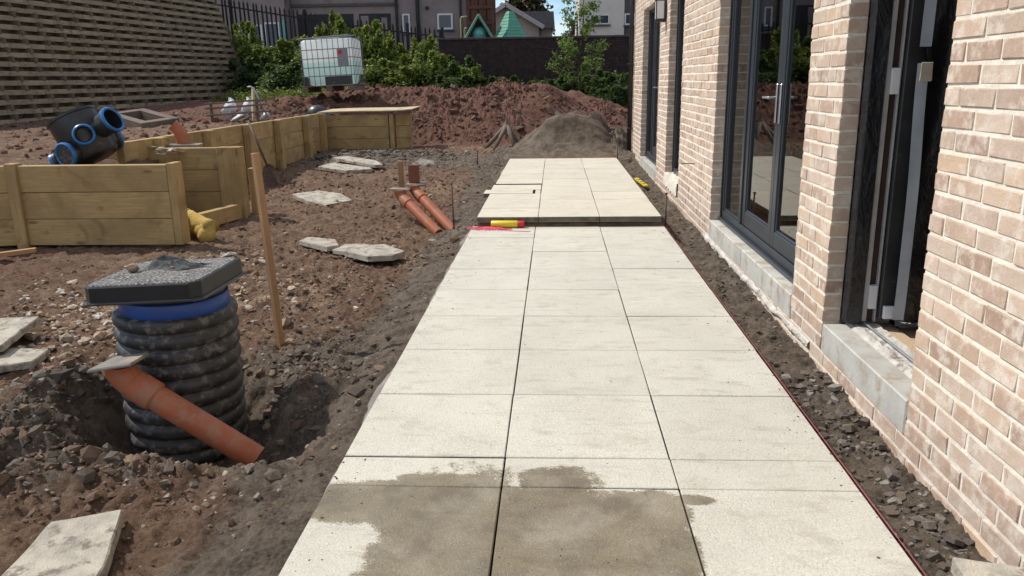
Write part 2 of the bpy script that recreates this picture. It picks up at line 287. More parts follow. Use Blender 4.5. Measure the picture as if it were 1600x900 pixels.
# ------------------------------------------------------------------ geometry helpers
class MB:
    def __init__(s): s.v = []; s.f = []; s.c = []
    def add(s, vs, fs, col=None):
        b = len(s.v); s.v += [tuple(p) for p in vs]; s.f += [tuple(b+i for i in f) for f in fs]
        s.c += [col or (1, 1, 1)]*len(vs); return s
    def box(s, a, b, ch=0., jit=0., col=None, mat=None):
        x0, y0, z0 = a; x1, y1, z1 = b
        if ch <= 0:
            vs = [(x, y, z) for x in (x0, x1) for y in (y0, y1) for z in (z0, z1)]
            fs = [(0, 1, 3, 2), (4, 6, 7, 5), (0, 4, 5, 1), (2, 3, 7, 6), (0, 2, 6, 4), (1, 5, 7, 3)]
        else:
            L = (x0, y0, z0); H = (x1, y1, z1); vs = []; idx = {}
            for cx in (0, 1):
                for cy in (0, 1):
                    for cz in (0, 1):
                        for ax in range(3):
                            p = [(L[i], H[i])[(cx, cy, cz)[i]] for i in range(3)]
                            for i in range(3):
                                if i != ax: p[i] += ch*(1 if (cx, cy, cz)[i] == 0 else -1)
                            idx[(cx, cy, cz, ax)] = len(vs); vs.append(tuple(p))
            fs = []
            for ax in range(3):
                o = [i for i in range(3) if i != ax]
                for s_ in (0, 1):
                    q = []
                    for (u, w) in ((0, 0), (1, 0), (1, 1), (0, 1)):
                        cc = [0, 0, 0]; cc[ax] = s_; cc[o[0]] = u; cc[o[1]] = w; q.append(idx[(*cc, ax)])
                    flip = (s_ == 0) ^ (ax == 1)
                    fs.append(tuple(q[::-1] if flip else q))
            for ax in range(3):      # edges along ax
                o = [i for i in range(3) if i != ax]
                for u in (0, 1):
                    for w in (0, 1):
                        ca = [0, 0, 0]; cb = [0, 0, 0]; ca[o[0]] = cb[o[0]] = u; ca[o[1]] = cb[o[1]] = w; cb[ax] = 1
                        fs.append((idx[(*ca, o[0])], idx[(*cb, o[0])], idx[(*cb, o[1])], idx[(*ca, o[1])]))
            for cx in (0, 1):
                for cy in (0, 1):
                    for cz in (0, 1): fs.append(tuple(idx[(cx, cy, cz, ax)] for ax in range(3)))
        if jit: vs = [tuple(q+random.uniform(-jit, jit) for q in p) for p in vs]
        if mat is not None: vs = [tuple(mat @ Vector(p)) for p in vs]
        return s.add(vs, fs, col)
    def tube(s, pts, r, n=10, col=None, caps=True, rs=None):
        pts = [Vector(p) for p in pts]; vs = []; fs = []; m = len(pts)
        up = None
        for i, p in enumerate(pts):
            d = (pts[min(i+1, m-1)]-pts[max(i-1, 0)]).normalized()
            if up is None: up = d.orthogonal().normalized()
            a = (up-d*up.dot(d)).normalized(); up = a; b = d.cross(a)
            rr = rs[i] if rs else r
            for j in range(n):
                t = 2*math.pi*j/n; vs.append(p+(a*math.cos(t)+b*math.sin(t))*rr)
        for i in range(m-1):
            for j in range(n): fs.append((i*n+j, i*n+(j+1) % n, (i+1)*n+(j+1) % n, (i+1)*n+j))
        if caps: fs.append(tuple(range(n-1, -1, -1))); fs.append(tuple((m-1)*n+j for j in range(n)))
        return s.add(vs, fs, col)
    def lathe(s, prof, n=40, mat=None, col=None, close=False):
        vs = []; fs = []; m = len(prof)
        for r, z in prof:
            for j in range(n):
                t = 2*math.pi*j/n; vs.append(Vector((r*math.cos(t), r*math.sin(t), z)))
        for i in range(m-1 if not close else m):
            i2 = (i+1) % m
            for j in range(n): fs.append((i*n+j, i*n+(j+1) % n, i2*n+(j+1) % n, i2*n+j))
        if mat is not None: vs = [mat @ p for p in vs]
        return s.add(vs, fs, col)
    def prism(s, poly, z0, z1, mat=None, jit=0., taper=0.):
        n = len(poly); cx = sum(p[0] for p in poly)/n; cy = sum(p[1] for p in poly)/n
        lo = [Vector((cx+(p[0]-cx)*(1+taper), cy+(p[1]-cy)*(1+taper), z0)) for p in poly]
        c = .006
        mid = [Vector((p[0], p[1], z1-c)) for p in poly]
        def inn(p):
            d = Vector((cx-p[0], cy-p[1])); d.normalize(); return Vector((p[0]+d.x*c, p[1]+d.y*c, z1+random.uniform(-jit, jit)))
        hi = [inn(p) for p in poly]
        vs = lo+mid+hi; fs = [tuple(range(n-1, -1, -1)), tuple(range(2*n, 3*n))]
        for i in range(n):
            j = (i+1) % n; fs.append((i, j, n+j, n+i)); fs.append((n+i, n+j, 2*n+j, 2*n+i))
        if mat is not None: vs = [mat @ p for p in vs]
        return s.add(vs, fs)
    def mesh(s, name, mat, smooth=False, off=None, tint=False):
        me = bpy.data.meshes.new(name)
        vs = s.v if off is None else [(p[0]-off[0], p[1]-off[1], p[2]-off[2]) for p in s.v]
        me.from_pydata(vs, [], s.f); me.materials.append(mat)
        if tint:
            at_ = me.color_attributes.new('tint', 'FLOAT_COLOR', 'POINT')
            at_.data.foreach_set('color', np.array([(*c, 1) for c in s.c], dtype=np.float32).ravel())
        if smooth: me.polygons.foreach_set('use_smooth', [True]*len(me.polygons))
        me.update(); return me
    def build(s, name, mat, parent=None, smooth=False, tint=False, loc=None, **tags):
        if parent is not None: off = world_loc(parent); o = bpy.data.objects.new(name, s.mesh(name, mat, smooth, off, tint)); o.parent = parent
        else:
            off = loc or (0, 0, 0); o = bpy.data.objects.new(name, s.mesh(name, mat, smooth, off, tint)); o.location = off
        if smooth: pass
        COL.objects.link(o)
        for a, b in tags.items(): o[a] = b
        return o
def world_loc(o):
    p = Vector((0, 0, 0))
    while o is not None: p += o.location; o = o.parent
    return p
def link(name, me, parent=None, loc=(0, 0, 0), rot=None, **tags):
    o = bpy.data.objects.new(name, me); COL.objects.link(o); o.parent = parent; o.location = loc
    if rot is not None: o.rotation_euler = rot
    for a, b in tags.items(): o[a] = b
    return o
def thing(name, label, cat, loc=(0, 0, 0), group=None, rot=None):
    o = bpy.data.objects.new(name, None); COL.objects.link(o); o.location = loc; o.empty_display_size = .1
    if rot is not None: o.rotation_euler = rot
    o['label'] = label; o['category'] = cat
    if group: o['group'] = group
    return o
def smooth_by_angle(o, deg=35):
    me = o.data; me.polygons.foreach_set('use_smooth', [True]*len(me.polygons)); me.set_sharp_from_angle(angle=R_(deg)) if hasattr(me, 'set_sharp_from_angle') else None
def copy_tree(o, parent=None):
    c = o.copy(); COL.objects.link(c); c.parent = parent
    for ch in list(o.children): copy_tree(ch, c)
    return c
def beam(p0, p1, w, h, up=(0, 0, 1)):
    """matrix + length for a board whose long axis is local X, width local Y, height local Z"""
    p0 = Vector(p0); p1 = Vector(p1); x = (p1-p0); L = x.length; x.normalize(); up = Vector(up)
    y = up.cross(x).normalized(); z = x.cross(y)
    return Matrix(((x.x, y.x, z.x, p0.x), (x.y, y.y, z.y, p0.y), (x.z, y.z, z.z, p0.z), (0, 0, 0, 1))), L
_bcache = {}
def board(name, p0, p1, w, h, mat, parent=None, up=(0, 0, 1), ch=.004, **tags):
    m, L = beam(p0, p1, w, h, up)
    key = (round(L, 3), w, h, mat.name, ch)
    if key not in _bcache: _bcache[key] = MB().box((0, -w/2, -h/2), (L, w/2, h/2), ch, .0006).mesh(name, mat)
    o = bpy.data.objects.new(name, _bcache[key]); COL.objects.link(o)
    if parent is not None:
        o.parent = parent; m = Matrix.Translation(-world_loc(parent)) @ m
    o.matrix_local = m if parent is not None else m
    if parent is None: o.matrix_world = m
    for a, b in tags.items(): o[a] = b
    return o

# numpy gradient noise
_perm = rng.permutation(512); _perm = np.concatenate([_perm, _perm, _perm])
_ang = rng.random(512)*2*np.pi; _gx = np.cos(_ang); _gy = np.sin(_ang)
def pnoise(x, y):
    xi = np.floor(x).astype(int); yi = np.floor(y).astype(int); xf = x-xi; yf = y-yi; xi &= 511; yi &= 511
    u = xf**3*(xf*(xf*6-15)+10); w = yf**3*(yf*(yf*6-15)+10)
    def g(ix, iy, dx, dy):
        h = _perm[_perm[ix & 511]+(iy & 511)]; return _gx[h]*dx+_gy[h]*dy
    a = g(xi, yi, xf, yf); b = g(xi+1, yi, xf-1, yf); c = g(xi, yi+1, xf, yf-1); d = g(xi+1, yi+1, xf-1, yf-1)
    return (a+(b-a)*u+((c+(d-c)*u)-(a+(b-a)*u))*w)*1.5
def fbm(x, y, f, octs, gain=.5, ridge=False):
    s = 0; a = 1.
    for i in range(octs):
        n = pnoise(x*f+i*17.3, y*f-i*9.1)
        if ridge: n = 1-2*np.abs(n)
        s = s+a*n; f *= 2.03; a *= gain
    return s
def sstep(a, b, x): t = np.clip((x-a)/(b-a), 0, 1); return t*t*(3-2*t)

# ------------------------------------------------------------------ ground
WX = 2.167
def mound(x, y):
    """ridge of dug red earth behind the patio"""
    top = np.interp(x, [-8, -6.2, -5.2, -4, -3, -1.5, -.3, .8, 1.6, 2.4, 3.4, 4.5], [.62, .66, .92, 1.12, 1.08, 1.02, 1.14, 1.02, .84, .56, .26, .2])
    front = np.interp(x, [-7, -5, -3.6, -2, 0, 1.5, 3], [12.4, 13.2, 14.0, 13.9, 14.1, 14.8, 15.5])
    crest = front+2.9
    up = sstep(0, 1, (y-front)/(crest-front))**.8; dn = 1-sstep(crest+1.2, crest+4.0, y)*.45
    m = up*dn
    return top*m, m*sstep(-8.4, -6.2, x)*(1-sstep(4.5, 6, x))
def height(x, y, fine=True):
    low = np.interp(y, [-300, -2, 3, 6, 10, 14, 18, 24, 60, 300], [-.25, -.23, -.20, -.16, -.07, .04, .35, .85, .9, .9])
    z = low.copy()
    # strip beside the path
    s = sstep(-.42, -.03, x)*(y < 11.2)*(x < 1.8); z = z*(1-s)+(-.105)*s
    s = sstep(10.4, 11.4, y)*(1-sstep(15, 17, y))*sstep(-1.2, .2, x); z = z*(1-s)+.03*s
    tr = (x > 1.79)*(y < 11.5); z = np.where(tr, np.interp(y, [-3, 0, 4, 8, 12], [-.22, -.17, -.14, -.10, -.04])+.02*np.sin(x*9), z)
    # pit round the chamber and spoil beside it
    d = np.hypot((x+1.05)/.50, (y-1.08)/.52); z -= .23*(1-sstep(.55, 1.25, d))
    d = np.hypot((x+.62)/.42, (y-.80)/.30); z -= .14*(1-sstep(.2, 1.2, d))
    d = np.hypot((x+1.58)/.34, (y-1.08)/.48); z += .21*(1-sstep(.0, 1.15, d))
    d = np.hypot((x+.52)/.22, (y-1.32)/.40); z += .10*(1-sstep(.0, 1.2, d))
    d = np.hypot((x+1.52)/.25, (y-.50)/.20); z -= .12*(1-sstep(.1, 1.1, d))
    d = np.hypot((x+1.15)/.8, (y-.42)/.16); z += .06*(1-sstep(.0, 1.1, d))
    d = np.hypot((x+2.3)/1.1, (y-11.8)/1.1); z += .10*(1-sstep(.2, 1.2, d))
    d = np.hypot((x+.5)/.35, (y-6.3)/.9); z -= .12*(1-sstep(.1, 1.2, d))
    # raised ground kept by the timber
    t = ((x < -3.93) & (y > 6.3)) | ((x < -3.45-(y-4.93)*.16) & (y > 4.93) & (y <= 6.40)) | (x < -4.40) & (y > 4.96+(x+4.3)*.245)
    t = t & ~((x > -3.93) & (y > 6.40)); t = t & (y < 16)
    terr = np.interp(y, [4, 8, 14, 20, 24], [.50, .52, .62, .85, .95]) - .05*sstep(-7, -11, x)
    z = np.where(t, terr, z)
    t2 = sstep(-3.3, -4.3, x)*(y >= 16); z = z*(1-t2)+terr*t2
    # mound
    mz, mm = mound(x, y); z = z+np.maximum(mz-z, 0)*sstep(0, .25, mm)*(mm > 0)
    # sand pile
    d = np.hypot((x-1.20)/1.12, (y-12.95)/1.3)*(1+.26*fbm(x, y, 1.5, 2)); d2 = np.hypot((x-.45)/.6, (y-12.5)/.7); sp = .55*np.clip(1-d, 0, 1)**.9+.12*(1-sstep(.7, 1.5, d))+.17*(1-sstep(0, 1., d2)); z = np.where((d < 1.5) | (d2 < 1), np.maximum(z, sp+np.clip(1-d, 0, .45)*(.42*(fbm(x+3, y, 1.9, 3, .6)-.05)+.20*(fbm(x, y+5, 4.5, 3, .6, True)-.5))), z)
    # bank below the iron fence
    b = np.interp(x, [-14, -10.8, -6, -3.2, 0, 5], [2.6, 2.1, 1.45, 1.05, .85, .8]); w = sstep(24.6, 26.0, y)*(1-sstep(27, 31, y)*.5); z = z*(1-w)+np.maximum(b, z)*w
    if fine:
        mmc = np.clip(mm, 0, 1)
        under = (x > -.02)*(x < 1.82)*(y < 10.6)
        amp = .030+.040*mmc+.045*np.exp(-((x-1)**2+(y-12.9)**2))
        dpit = np.exp(-(((x+1.1)/.9)**2+((y-.95)/.7)**2)); amp = amp+.034*dpit
        near = np.exp(-((x+.12)/.22)**2)*(y < 11); amp = amp*(1-.6*near)
        z = z+mmc*.16*fbm(x+7, y, .9, 4, .55)
        n = fbm(x, y, 1.1, 3)*.9+fbm(x, y, 5.5, 4, .55)*.75+(fbm(x+40, y, 9, 3, .55, True)-.4)*.33
        z = z+amp*n*np.where(tr, .6, 1)
        clod = np.maximum(fbm(x, y+80, 16, 2, .5)-.25, 0)*.035*(1+2.2*mmc); z = z+clod*(1-.5*near)
        z = z+fbm(x, y, 30, 3, .7)*.0075+np.maximum(fbm(x+9, y, 21, 2, .6, True)-.75, 0)*.012
        tracks = sstep(12.5, 14.5, y)
        z = np.where(under, np.minimum(z, -.07), z)
        z = np.where((x > 2.2) & (y < 12.1) & (y > -8), -.4, z)
    return z
def axis(segs):
    out = [segs[0][0]]
    for a, b, st in segs:
        n = max(1, int(round((b-a)/st))); out += list(np.linspace(a, b, n+1)[1:])
    return np.array(out)
gx = np.concatenate([-np.geomspace(300, 26, 14), axis([(-24, -12, .16), (-12, -4.2, .07), (-4.2, -2.2, .028), (-2.2, .05, .0145), (.05, 1.76, .19), (1.76, 2.2, .014), (2.2, 3.6, .08), (3.6, 7, .2)]), np.geomspace(8, 300, 14)])
gy = np.concatenate([-np.geomspace(300, 2, 14), axis([(-1.5, 2.6, .0145), (2.6, 6, .022), (6, 11, .035), (11, 20, .055), (20, 28, .16)]), np.geomspace(30, 300, 12)])
GX, GY = np.meshgrid(gx, gy); GZ = height(GX, GY)
nx, ny = len(gx), len(gy)
me = bpy.data.meshes.new('ground'); nv = nx*ny
me.vertices.add(nv); me.vertices.foreach_set('co', np.stack([GX, GY, GZ], -1).astype(np.float32).ravel())
ii = np.arange(nv).reshape(ny, nx); quads = np.stack([ii[:-1, :-1], ii[:-1, 1:], ii[1:, 1:], ii[1:, :-1]], -1).reshape(-1, 4)
nf = len(quads); me.loops.add(nf*4); me.polygons.add(nf)
me.loops.foreach_set('vertex_index', quads.astype(np.int32).ravel()); me.polygons.foreach_set('loop_start', np.arange(0, nf*4, 4, dtype=np.int32))
me.polygons.foreach_set('loop_total', np.full(nf, 4, dtype=np.int32)); me.update(calc_edges=True); me.validate()
def soilkind(x, y):
    mz, mm = mound(x, y)
    red = .30+.75*np.clip(mm*1.3, 0, 1)+.12*(x < -3.9)+.12*fbm(x, y, .6, 2)+.28*sstep(13, 14.2, y)*(x < .4)
    g = .25+.85*np.exp(-((x+.12)/.30)**2)*(y < 12)
    g = g+.65*np.exp(-(((x+1.35)/.75)**2+((y-.85)/.55)**2))+.6*np.exp(-(((x+.55)/.5)**2+((y-1.5)/.6)**2))
    g = g+.8*(x > 1.79)*(y < 12)
    d = np.hypot((x-1.1)/1.4, (y-12.8)/1.5); g = g+1.2*(1-sstep(.8, 1.15, d))
    g = g+.9*np.exp(-(((x+2.6)/1.0)**2+((y-12.0)/1.2)**2))+.45*np.exp(-(((x+.9)/.9)**2+((y-11.4)/1.3)**2))
    g = g-.5*np.clip(mm, 0, 1)*(d > 1.15)
    t = .55*np.exp(-(((x+2.2)/.9)**2+((y-2.9)/1.2)**2))+.35*np.exp(-(((x+1.0)/.6)**2+((y-3.2)/.7)**2))+.45*np.exp(-(((x+.85)/.5)**2+((y-8.2)/.9)**2))+.25*np.exp(-(((x+2.1)/.5)**2+((y-.4)/.5)**2))
    return np.clip(red, 0, 1), np.clip(g, 0, 1), np.clip(t, 0, 1)
rk, gk, tk = soilkind(GX, GY)
ca = me.color_attributes.new('kind', 'FLOAT_COLOR', 'POINT'); ca.data.foreach_set('color', np.stack([rk, gk, tk, np.ones_like(rk)], -1).astype(np.float32).ravel())
me.polygons.foreach_set('use_smooth', np.ones(nf, dtype=bool)); me.materials.append(M['soil'])
link('ground', me, kind='structure')

# loose stones and clods: thousands, one object per sort
ICO_V = []; ph = (1+5**.5)/2
for a in (-1, 1):
    for b in (-ph, ph): ICO_V += [(a, b, 0), (0, a, b), (b, 0, a)]
ICO_V = np.array(ICO_V, float)/math.hypot(1, ph)
def hull_faces(V):
    F = []
    n = len(V)
    for i in range(n):
        for j in range(i+1, n):
            for l in range(j+1, n):
                nn = np.cross(V[j]-V[i], V[l]-V[i]); dd = (V-V[i])@nn
                if np.all(dd < 1e-6): F.append((i, j, l))
                elif np.all(dd > -1e-6): F.append((i, l, j))
    return np.array(F)
ICO_F = hull_faces(ICO_V)
def big_mesh(name, V, F, mat, tint=None, smooth=False):
    me = bpy.data.meshes.new(name); me.vertices.add(len(V)); me.vertices.foreach_set('co', V.astype(np.float32).ravel())
    k_ = F.shape[1]; me.loops.add(F.size); me.polygons.add(len(F))
    me.loops.foreach_set('vertex_index', F.astype(np.int32).ravel()); me.polygons.foreach_set('loop_start', np.arange(0, F.size, k_, dtype=np.int32))
    me.polygons.foreach_set('loop_total', np.full(len(F), k_, dtype=np.int32)); me.update(calc_edges=True)
    me.materials.append(mat)
    if tint is not None:
        ca = me.color_attributes.new('tint', 'FLOAT_COLOR', 'POINT'); ca.data.foreach_set('color', np.concatenate([tint, np.ones((len(tint), 1))], 1).astype(np.float32).ravel())
    me.polygons.foreach_set('use_smooth', np.full(len(F), bool(smooth)))
    return me
def stones(x, y, size, palette, flat=.6, sink=.38, zz=None):
    n = len(x); z = height(x, y) if zz is None else zz
    sc = np.stack([rng.uniform(.7, 1.3, n), rng.uniform(.6, 1.1, n), rng.uniform(.4, 1, n)*flat*1.4], -1)*size[:, None]
    th = rng.uniform(0, 6.28, n); ti = rng.normal(0, .25, n)
    V = ICO_V[None]*sc[:, None, :]*rng.uniform(.50, 1.28, (n, 12, 1))
    c, s = np.cos(ti)[:, None], np.sin(ti)[:, None]; Y = V[..., 1]*c-V[..., 2]*s; Z = V[..., 1]*s+V[..., 2]*c; X = V[..., 0]
    c, s = np.cos(th)[:, None], np.sin(th)[:, None]; X, Y = X*c-Y*s, X*s+Y*c
    V = np.stack([X+x[:, None], Y+y[:, None], Z+(z+size*flat*(.5-sink))[:, None]], -1).reshape(-1, 3)
    F = (ICO_F[None]+(np.arange(n)*12)[:, None, None]).reshape(-1, 3)
    pal = np.array(palette); t = pal[rng.integers(0, len(pal), n)]*rng.uniform(.75, 1.25, (n, 1)); t = np.repeat(t, 12, 0)
    return V, F, t
BROWNS = [(.20, .135, .09), (.155, .10, .068), (.235, .165, .11), (.12, .080, .056), (.27, .195, .14), (.18, .105, .068), (.38, .32, .25), (.21, .175, .14), (.14, .09, .06), (.15, .10, .07)]
GREYS = [(.10, .088, .074), (.14, .122, .10), (.078, .068, .056), (.18, .16, .135), (.12, .098, .076), (.26, .24, .215)]
TANS = [(.42, .30, .20), (.34, .22, .14), (.50, .40, .30), (.28, .18, .12), (.55, .50, .44)]
REDS = [(.135, .060, .042), (.10, .042, .030), (.165, .080, .056), (.12, .068, .050)]
def keep(x, y, f): m = f(x, y); return x[m], y[m]
off_path = lambda x, y: ~((x > -.10) & (x < 1.86) & (y < 10.6)) & ~((x > -1.45) & (x < -.75) & (y > .85) & (y < 1.55)) & ~((x < -3.0) & (y > 4.5) & (y < 5.0))
x = rng.uniform(-3.9, -.02, 11000); y = rng.uniform(-1.2, 4.6, 11000); x, y = keep(x, y, off_path)
dens = fbm(x, y, 1.6, 3)+.25*rng.normal(0, 1, len(x)); m_ = dens > -.05; x = x[m_]; y = y[m_]
sz = np.exp(rng.normal(math.log(.0068), .55, len(x))); sz = np.clip(sz, .003, .020)
A1 = stones(x, y, sz, BROWNS)
x = rng.uniform(-4.2, -.1, 6500); y = 4.0+rng.random(6500)**1.3*9; x, y = keep(x, y, lambda x, y: (x > -3.7) & ~((y < 6.5) & (x < -2.6)))
A2 = stones(x, y, np.clip(np.exp(rng.normal(math.log(.0115), .6, len(x))), .005, .055), BROWNS)
x = rng.normal(-2.2, .55, 1700); y = rng.normal(2.8, .75, 1700); A3 = stones(x, y, np.clip(np.exp(rng.normal(math.log(.017), .5, len(x))), .008, .065), TANS)
x = np.concatenate([rng.normal(-1.0, .35, 350), rng.normal(-1.2, .5, 420)]); y = np.concatenate([rng.normal(3.3, .4, 350), rng.normal(.35, .16, 420)]); x, y = keep(x, y, off_path)
A4 = stones(x, y, np.clip(np.exp(rng.normal(math.log(.011), .5, len(x))), .005, .028), BROWNS+[(.40, .33, .28)])
def cat(*A):
    V = []; F = []; T = []; o = 0
    for v_, f_, t_ in A: V.append(v_); F.append(f_+o); T.append(t_); o += len(v_)
    return np.concatenate(V), np.concatenate(F), np.concatenate(T)
V, F, T = cat(A1, A2, A3, A4)
link('loose_stones', big_mesh('loose_stones', V, F, M['stone'], T), kind='stuff', label='brown and tan stones and clods scattered over the dug earth', category='stones')
x = np.concatenate([rng.normal(-1.62, .28, 1100), rng.normal(-.55, .25, 500), rng.normal(-.9, .5, 500)]); y = np.concatenate([rng.normal(.95, .36, 1100), rng.normal(1.55, .4, 500), rng.normal(2.3, .5, 500)]); x, y = keep(x, y, off_path)
xc = np.concatenate([rng.normal(-1.66, .20, 170), rng.normal(-.60, .22, 120), rng.normal(-1.1, .45, 110)]); yc = np.concatenate([rng.normal(1.02, .30, 170), rng.normal(1.35, .32, 120), rng.normal(.45, .10, 110)]); xc, yc = keep(xc, yc, off_path)
B0 = stones(xc, yc, np.clip(np.exp(rng.normal(math.log(.026), .4, len(xc))), .012, .055), GREYS[:5]+BROWNS[:4], .8, .5)
B1 = stones(x, y, np.clip(np.exp(rng.normal(math.log(.011), .5, len(x))), .004, .028), GREYS)
x = rng.normal(-2.4, .7, 900); y = rng.normal(12.2, .6, 900); x, y = keep(x, y, lambda x, y: y < 13.2); B2 = stones(x, y, np.clip(np.exp(rng.normal(math.log(.028), .5, len(x))), .01, .09), GREYS)
V, F, T = cat(B0, B1, B2)
link('dark_gravel', big_mesh('dark_gravel', V, F, M['stone'], T), kind='stuff', label='dark grey gravel heaped round the ribbed chamber', category='gravel')
x = rng.uniform(1.84, 2.14, 1500); y = rng.uniform(-.9, 10.5, 1500); D1 = stones(x, y, np.clip(np.exp(rng.normal(math.log(.008), .5, len(x))), .004, .02), GREYS)
pv = []; pf = []; pt3 = []; o0 = 0
for q in range(420):
    py = random.uniform(-.45, 1.5); px_ = min(2.15, max(1.87, random.gauss(2.055, .06))); r = min(.042, math.exp(random.gauss(math.log(.017), .45))); nn = random.choice((4, 5, 5, 6))
    a0 = random.random()*6; hh = r*random.uniform(.22, .6); el = random.uniform(.5, .9)
    m_ = Matrix.Translation((px_, py, float(height(np.array([px_]), np.array([py]))[0])+hh*.25)) @ Euler((random.gauss(0, .22), random.gauss(0, .22), a0)).to_matrix().to_4x4()
    ring = [(r*random.uniform(.75, 1.15)*math.cos(6.283*i/nn+random.uniform(-.3, .3)), r*el*random.uniform(.75, 1.15)*math.sin(6.283*i/nn+random.uniform(-.3, .3))) for i in range(nn)]
    vv = [m_ @ Vector((a_, b_, -hh)) for a_, b_ in ring]+[m_ @ Vector((a_*.93, b_*.93, hh*.4+random.gauss(0, hh*.12))) for a_, b_ in ring]+[m_ @ Vector((0, 0, hh*.5))]
    pv += [tuple(p) for p in vv]
    for i in range(nn):
        k2 = (i+1) % nn; pf += [(o0+i, o0+k2, o0+nn+k2), (o0+i, o0+nn+k2, o0+nn+i), (o0+nn+i, o0+nn+k2, o0+2*nn)]
    c_ = random.choice([(.17, .15, .135), (.12, .108, .098), (.21, .185, .165), (.145, .115, .09), (.10, .085, .07), (.26, .24, .215)]); f_ = random.uniform(.8, 1.2); pt3 += [[x_*f_ for x_ in c_]]*len(vv); o0 += len(vv)
D2 = (np.array(pv), np.array(pf), np.array(pt3))
V, F, T = cat(D1, D2)
link('trench_rubble', big_mesh('trench_rubble', V, F, M['stone'], T), kind='stuff', label='flat dark grey rubble in the narrow trench by the brick wall', category='rubble')
x = rng.uniform(-6, 3.2, 3800); y = rng.uniform(13.2, 17.6, 3800); mz, mm = mound(x, y); m_ = mm > .08; x = x[m_]; y = y[m_]
E1 = stones(x, y, np.clip(np.exp(rng.normal(math.log(.028), .6, len(x))), .01, .12), REDS, .8, .45)
x = rng.uniform(-11, -4, 1800); y = rng.uniform(6.5, 16, 1800); x, y = keep(x, y, lambda x, y: (x < -4.1)); E2 = stones(x, y, np.clip(np.exp(rng.normal(math.log(.028), .5, len(x))), .01, .09), REDS+BROWNS[:3], .8)
V, F, T = cat(E1, E2)
link('red_clods', big_mesh('red_clods', V, F, M['stone'], T), kind='stuff', label='red earth clods strewn over the long spoil mound', category='clods')

# ------------------------------------------------------------------ paving
path = bpy.data.objects.new('paved_path', None); COL.objects.link(path); path['kind'] = 'structure'
bed = MB(); bed.box((.03, -3.2, -.09), (1.78, 4.86, -.056)); bed.box((.03, 4.94, -.09), (1.78, 10.5, .040), .02)
bed.build('sand_bed', M['soil'], path)
rows = [(-3.0, -2.4), (-2.4, -1.8), (-1.8, -1.2), (-1.2, -.6), (-.6, 0), (0, .217)]+[(.217+.6*i, .817+.6*i) for i in range(6)]+[(3.817, 4.397), (4.397, 4.955)]
M['slab_edge'] = simple('dark_slab_edge', (.17, .155, .125), (.10, .09, .075), .85, 12, 90, .5, .006, .3)  # side faces of the slabs, darker than their tops
_sc = {}
def slab(x0, x1, y0, y1, ztop, mat, th=.05, g=.0024, **tg):
    L, W = x1-x0-2*g, y1-y0-2*g; key = (round(L, 3), round(W, 3), mat.name)
    if key not in _sc:
        _sc[key] = MB().box((-L/2, -W/2, -th), (L/2, W/2, 0), .003, .0004).mesh('slab', mat)
        _sc[key].materials.append(M['slab_edge'])
        for p_ in _sc[key].polygons: p_.material_index = 0 if abs(p_.normal.z) > .35 else 1
    o = link('slab', _sc[key], path, ((x0+x1)/2+random.uniform(-.0012, .0012), (y0+y1)/2+random.uniform(-.0012, .0012), ztop+random.uniform(-.0015, .0015)), (random.gauss(0, .0016), random.gauss(0, .0016), random.gauss(0, .0012)))
    for a, b in tg.items(): o[a] = b
    return o
for r in rows:
    for c in range(3):
        wet = r == (-.6, 0) and c < 2
        slab(c*.6, c*.6+.6, r[0], r[1], 0, M['slab'], **({'label': 'slab darkened by spilt water'} if wet else {}))
ry = [4.92, 5.45, 6.02]; ry += [ry[-1]+.6*i for i in range(1, 8)]; ry[-1] = 10.55
jx = (.045, .625, 1.20, 1.775)
for i in range(len(ry)-1):
    for c in range(3):
        if c == 0 and 6.0 < ry[i] < 7.6: continue
        slab(jx[c], jx[c+1], ry[i], ry[i+1], .095, M['slab2'])
slab(jx[0], jx[1], 6.02, 6.48, .095, M['slab2'])
for (x0, x1, y0, y1) in ((-.03, .53, 6.50, 7.26), ):
    slab(x0, x1, y0, y0+.30, .097, M['slab2'], label='cut slab pushed sideways out of line'); slab(x0+.06, x1+.09, y0+.31, y1, .096, M['slab2'])
slab(.555, .62, 6.50, 6.80, .093, M['slab2'], label='narrow cut strip of slab')
slab(jx[0], jx[1], 7.36, 7.82, .097, M['slab2'])

n = 260; yy = np.linspace(-1.2, 10.9, n); wd = np.clip(.055+.05*fbm(yy, yy*0+2, 1.4, 4), .012, .16); vs = []; fs = []
for i in range(n):
    for q in range(5):
        f = q/4; vs.append((-.001-f*float(wd[i]), float(yy[i]), -.022-.075*f**1.3-.008*random.random()-.02*(f == 1)))
for i in range(n-1):
    for q in range(4): a = i*5+q; fs.append((a, a+5, a+6, a+1))
MB().add(vs, fs).build('mortar_haunch', simple('grey_haunching_mortar', (.30, .27, .25), (.20, .17, .15), .95, 4, 50, .8, .02, .15, dirt=((.115, .09, .072), 5, .50)), path, True)
x = np.concatenate([rng.uniform(.02, 1.78, 260), np.abs(rng.normal(0, .07, 260)), 1.8-np.abs(rng.normal(0, .06, 220))]); y = rng.uniform(-.7, 4.8, len(x))
V, F, T = stones(np.clip(x, .01, 1.79), y, np.clip(np.exp(rng.normal(math.log(.0022), .5, len(x))), .001, .007), BROWNS[:4]+GREYS[:2], zz=np.full(len(x), .0005))
link('grit', big_mesh('grit', V, F, M['stone'], T), kind='stuff', label='dark soil crumbs scattered on the pale paving slabs', category='grit')
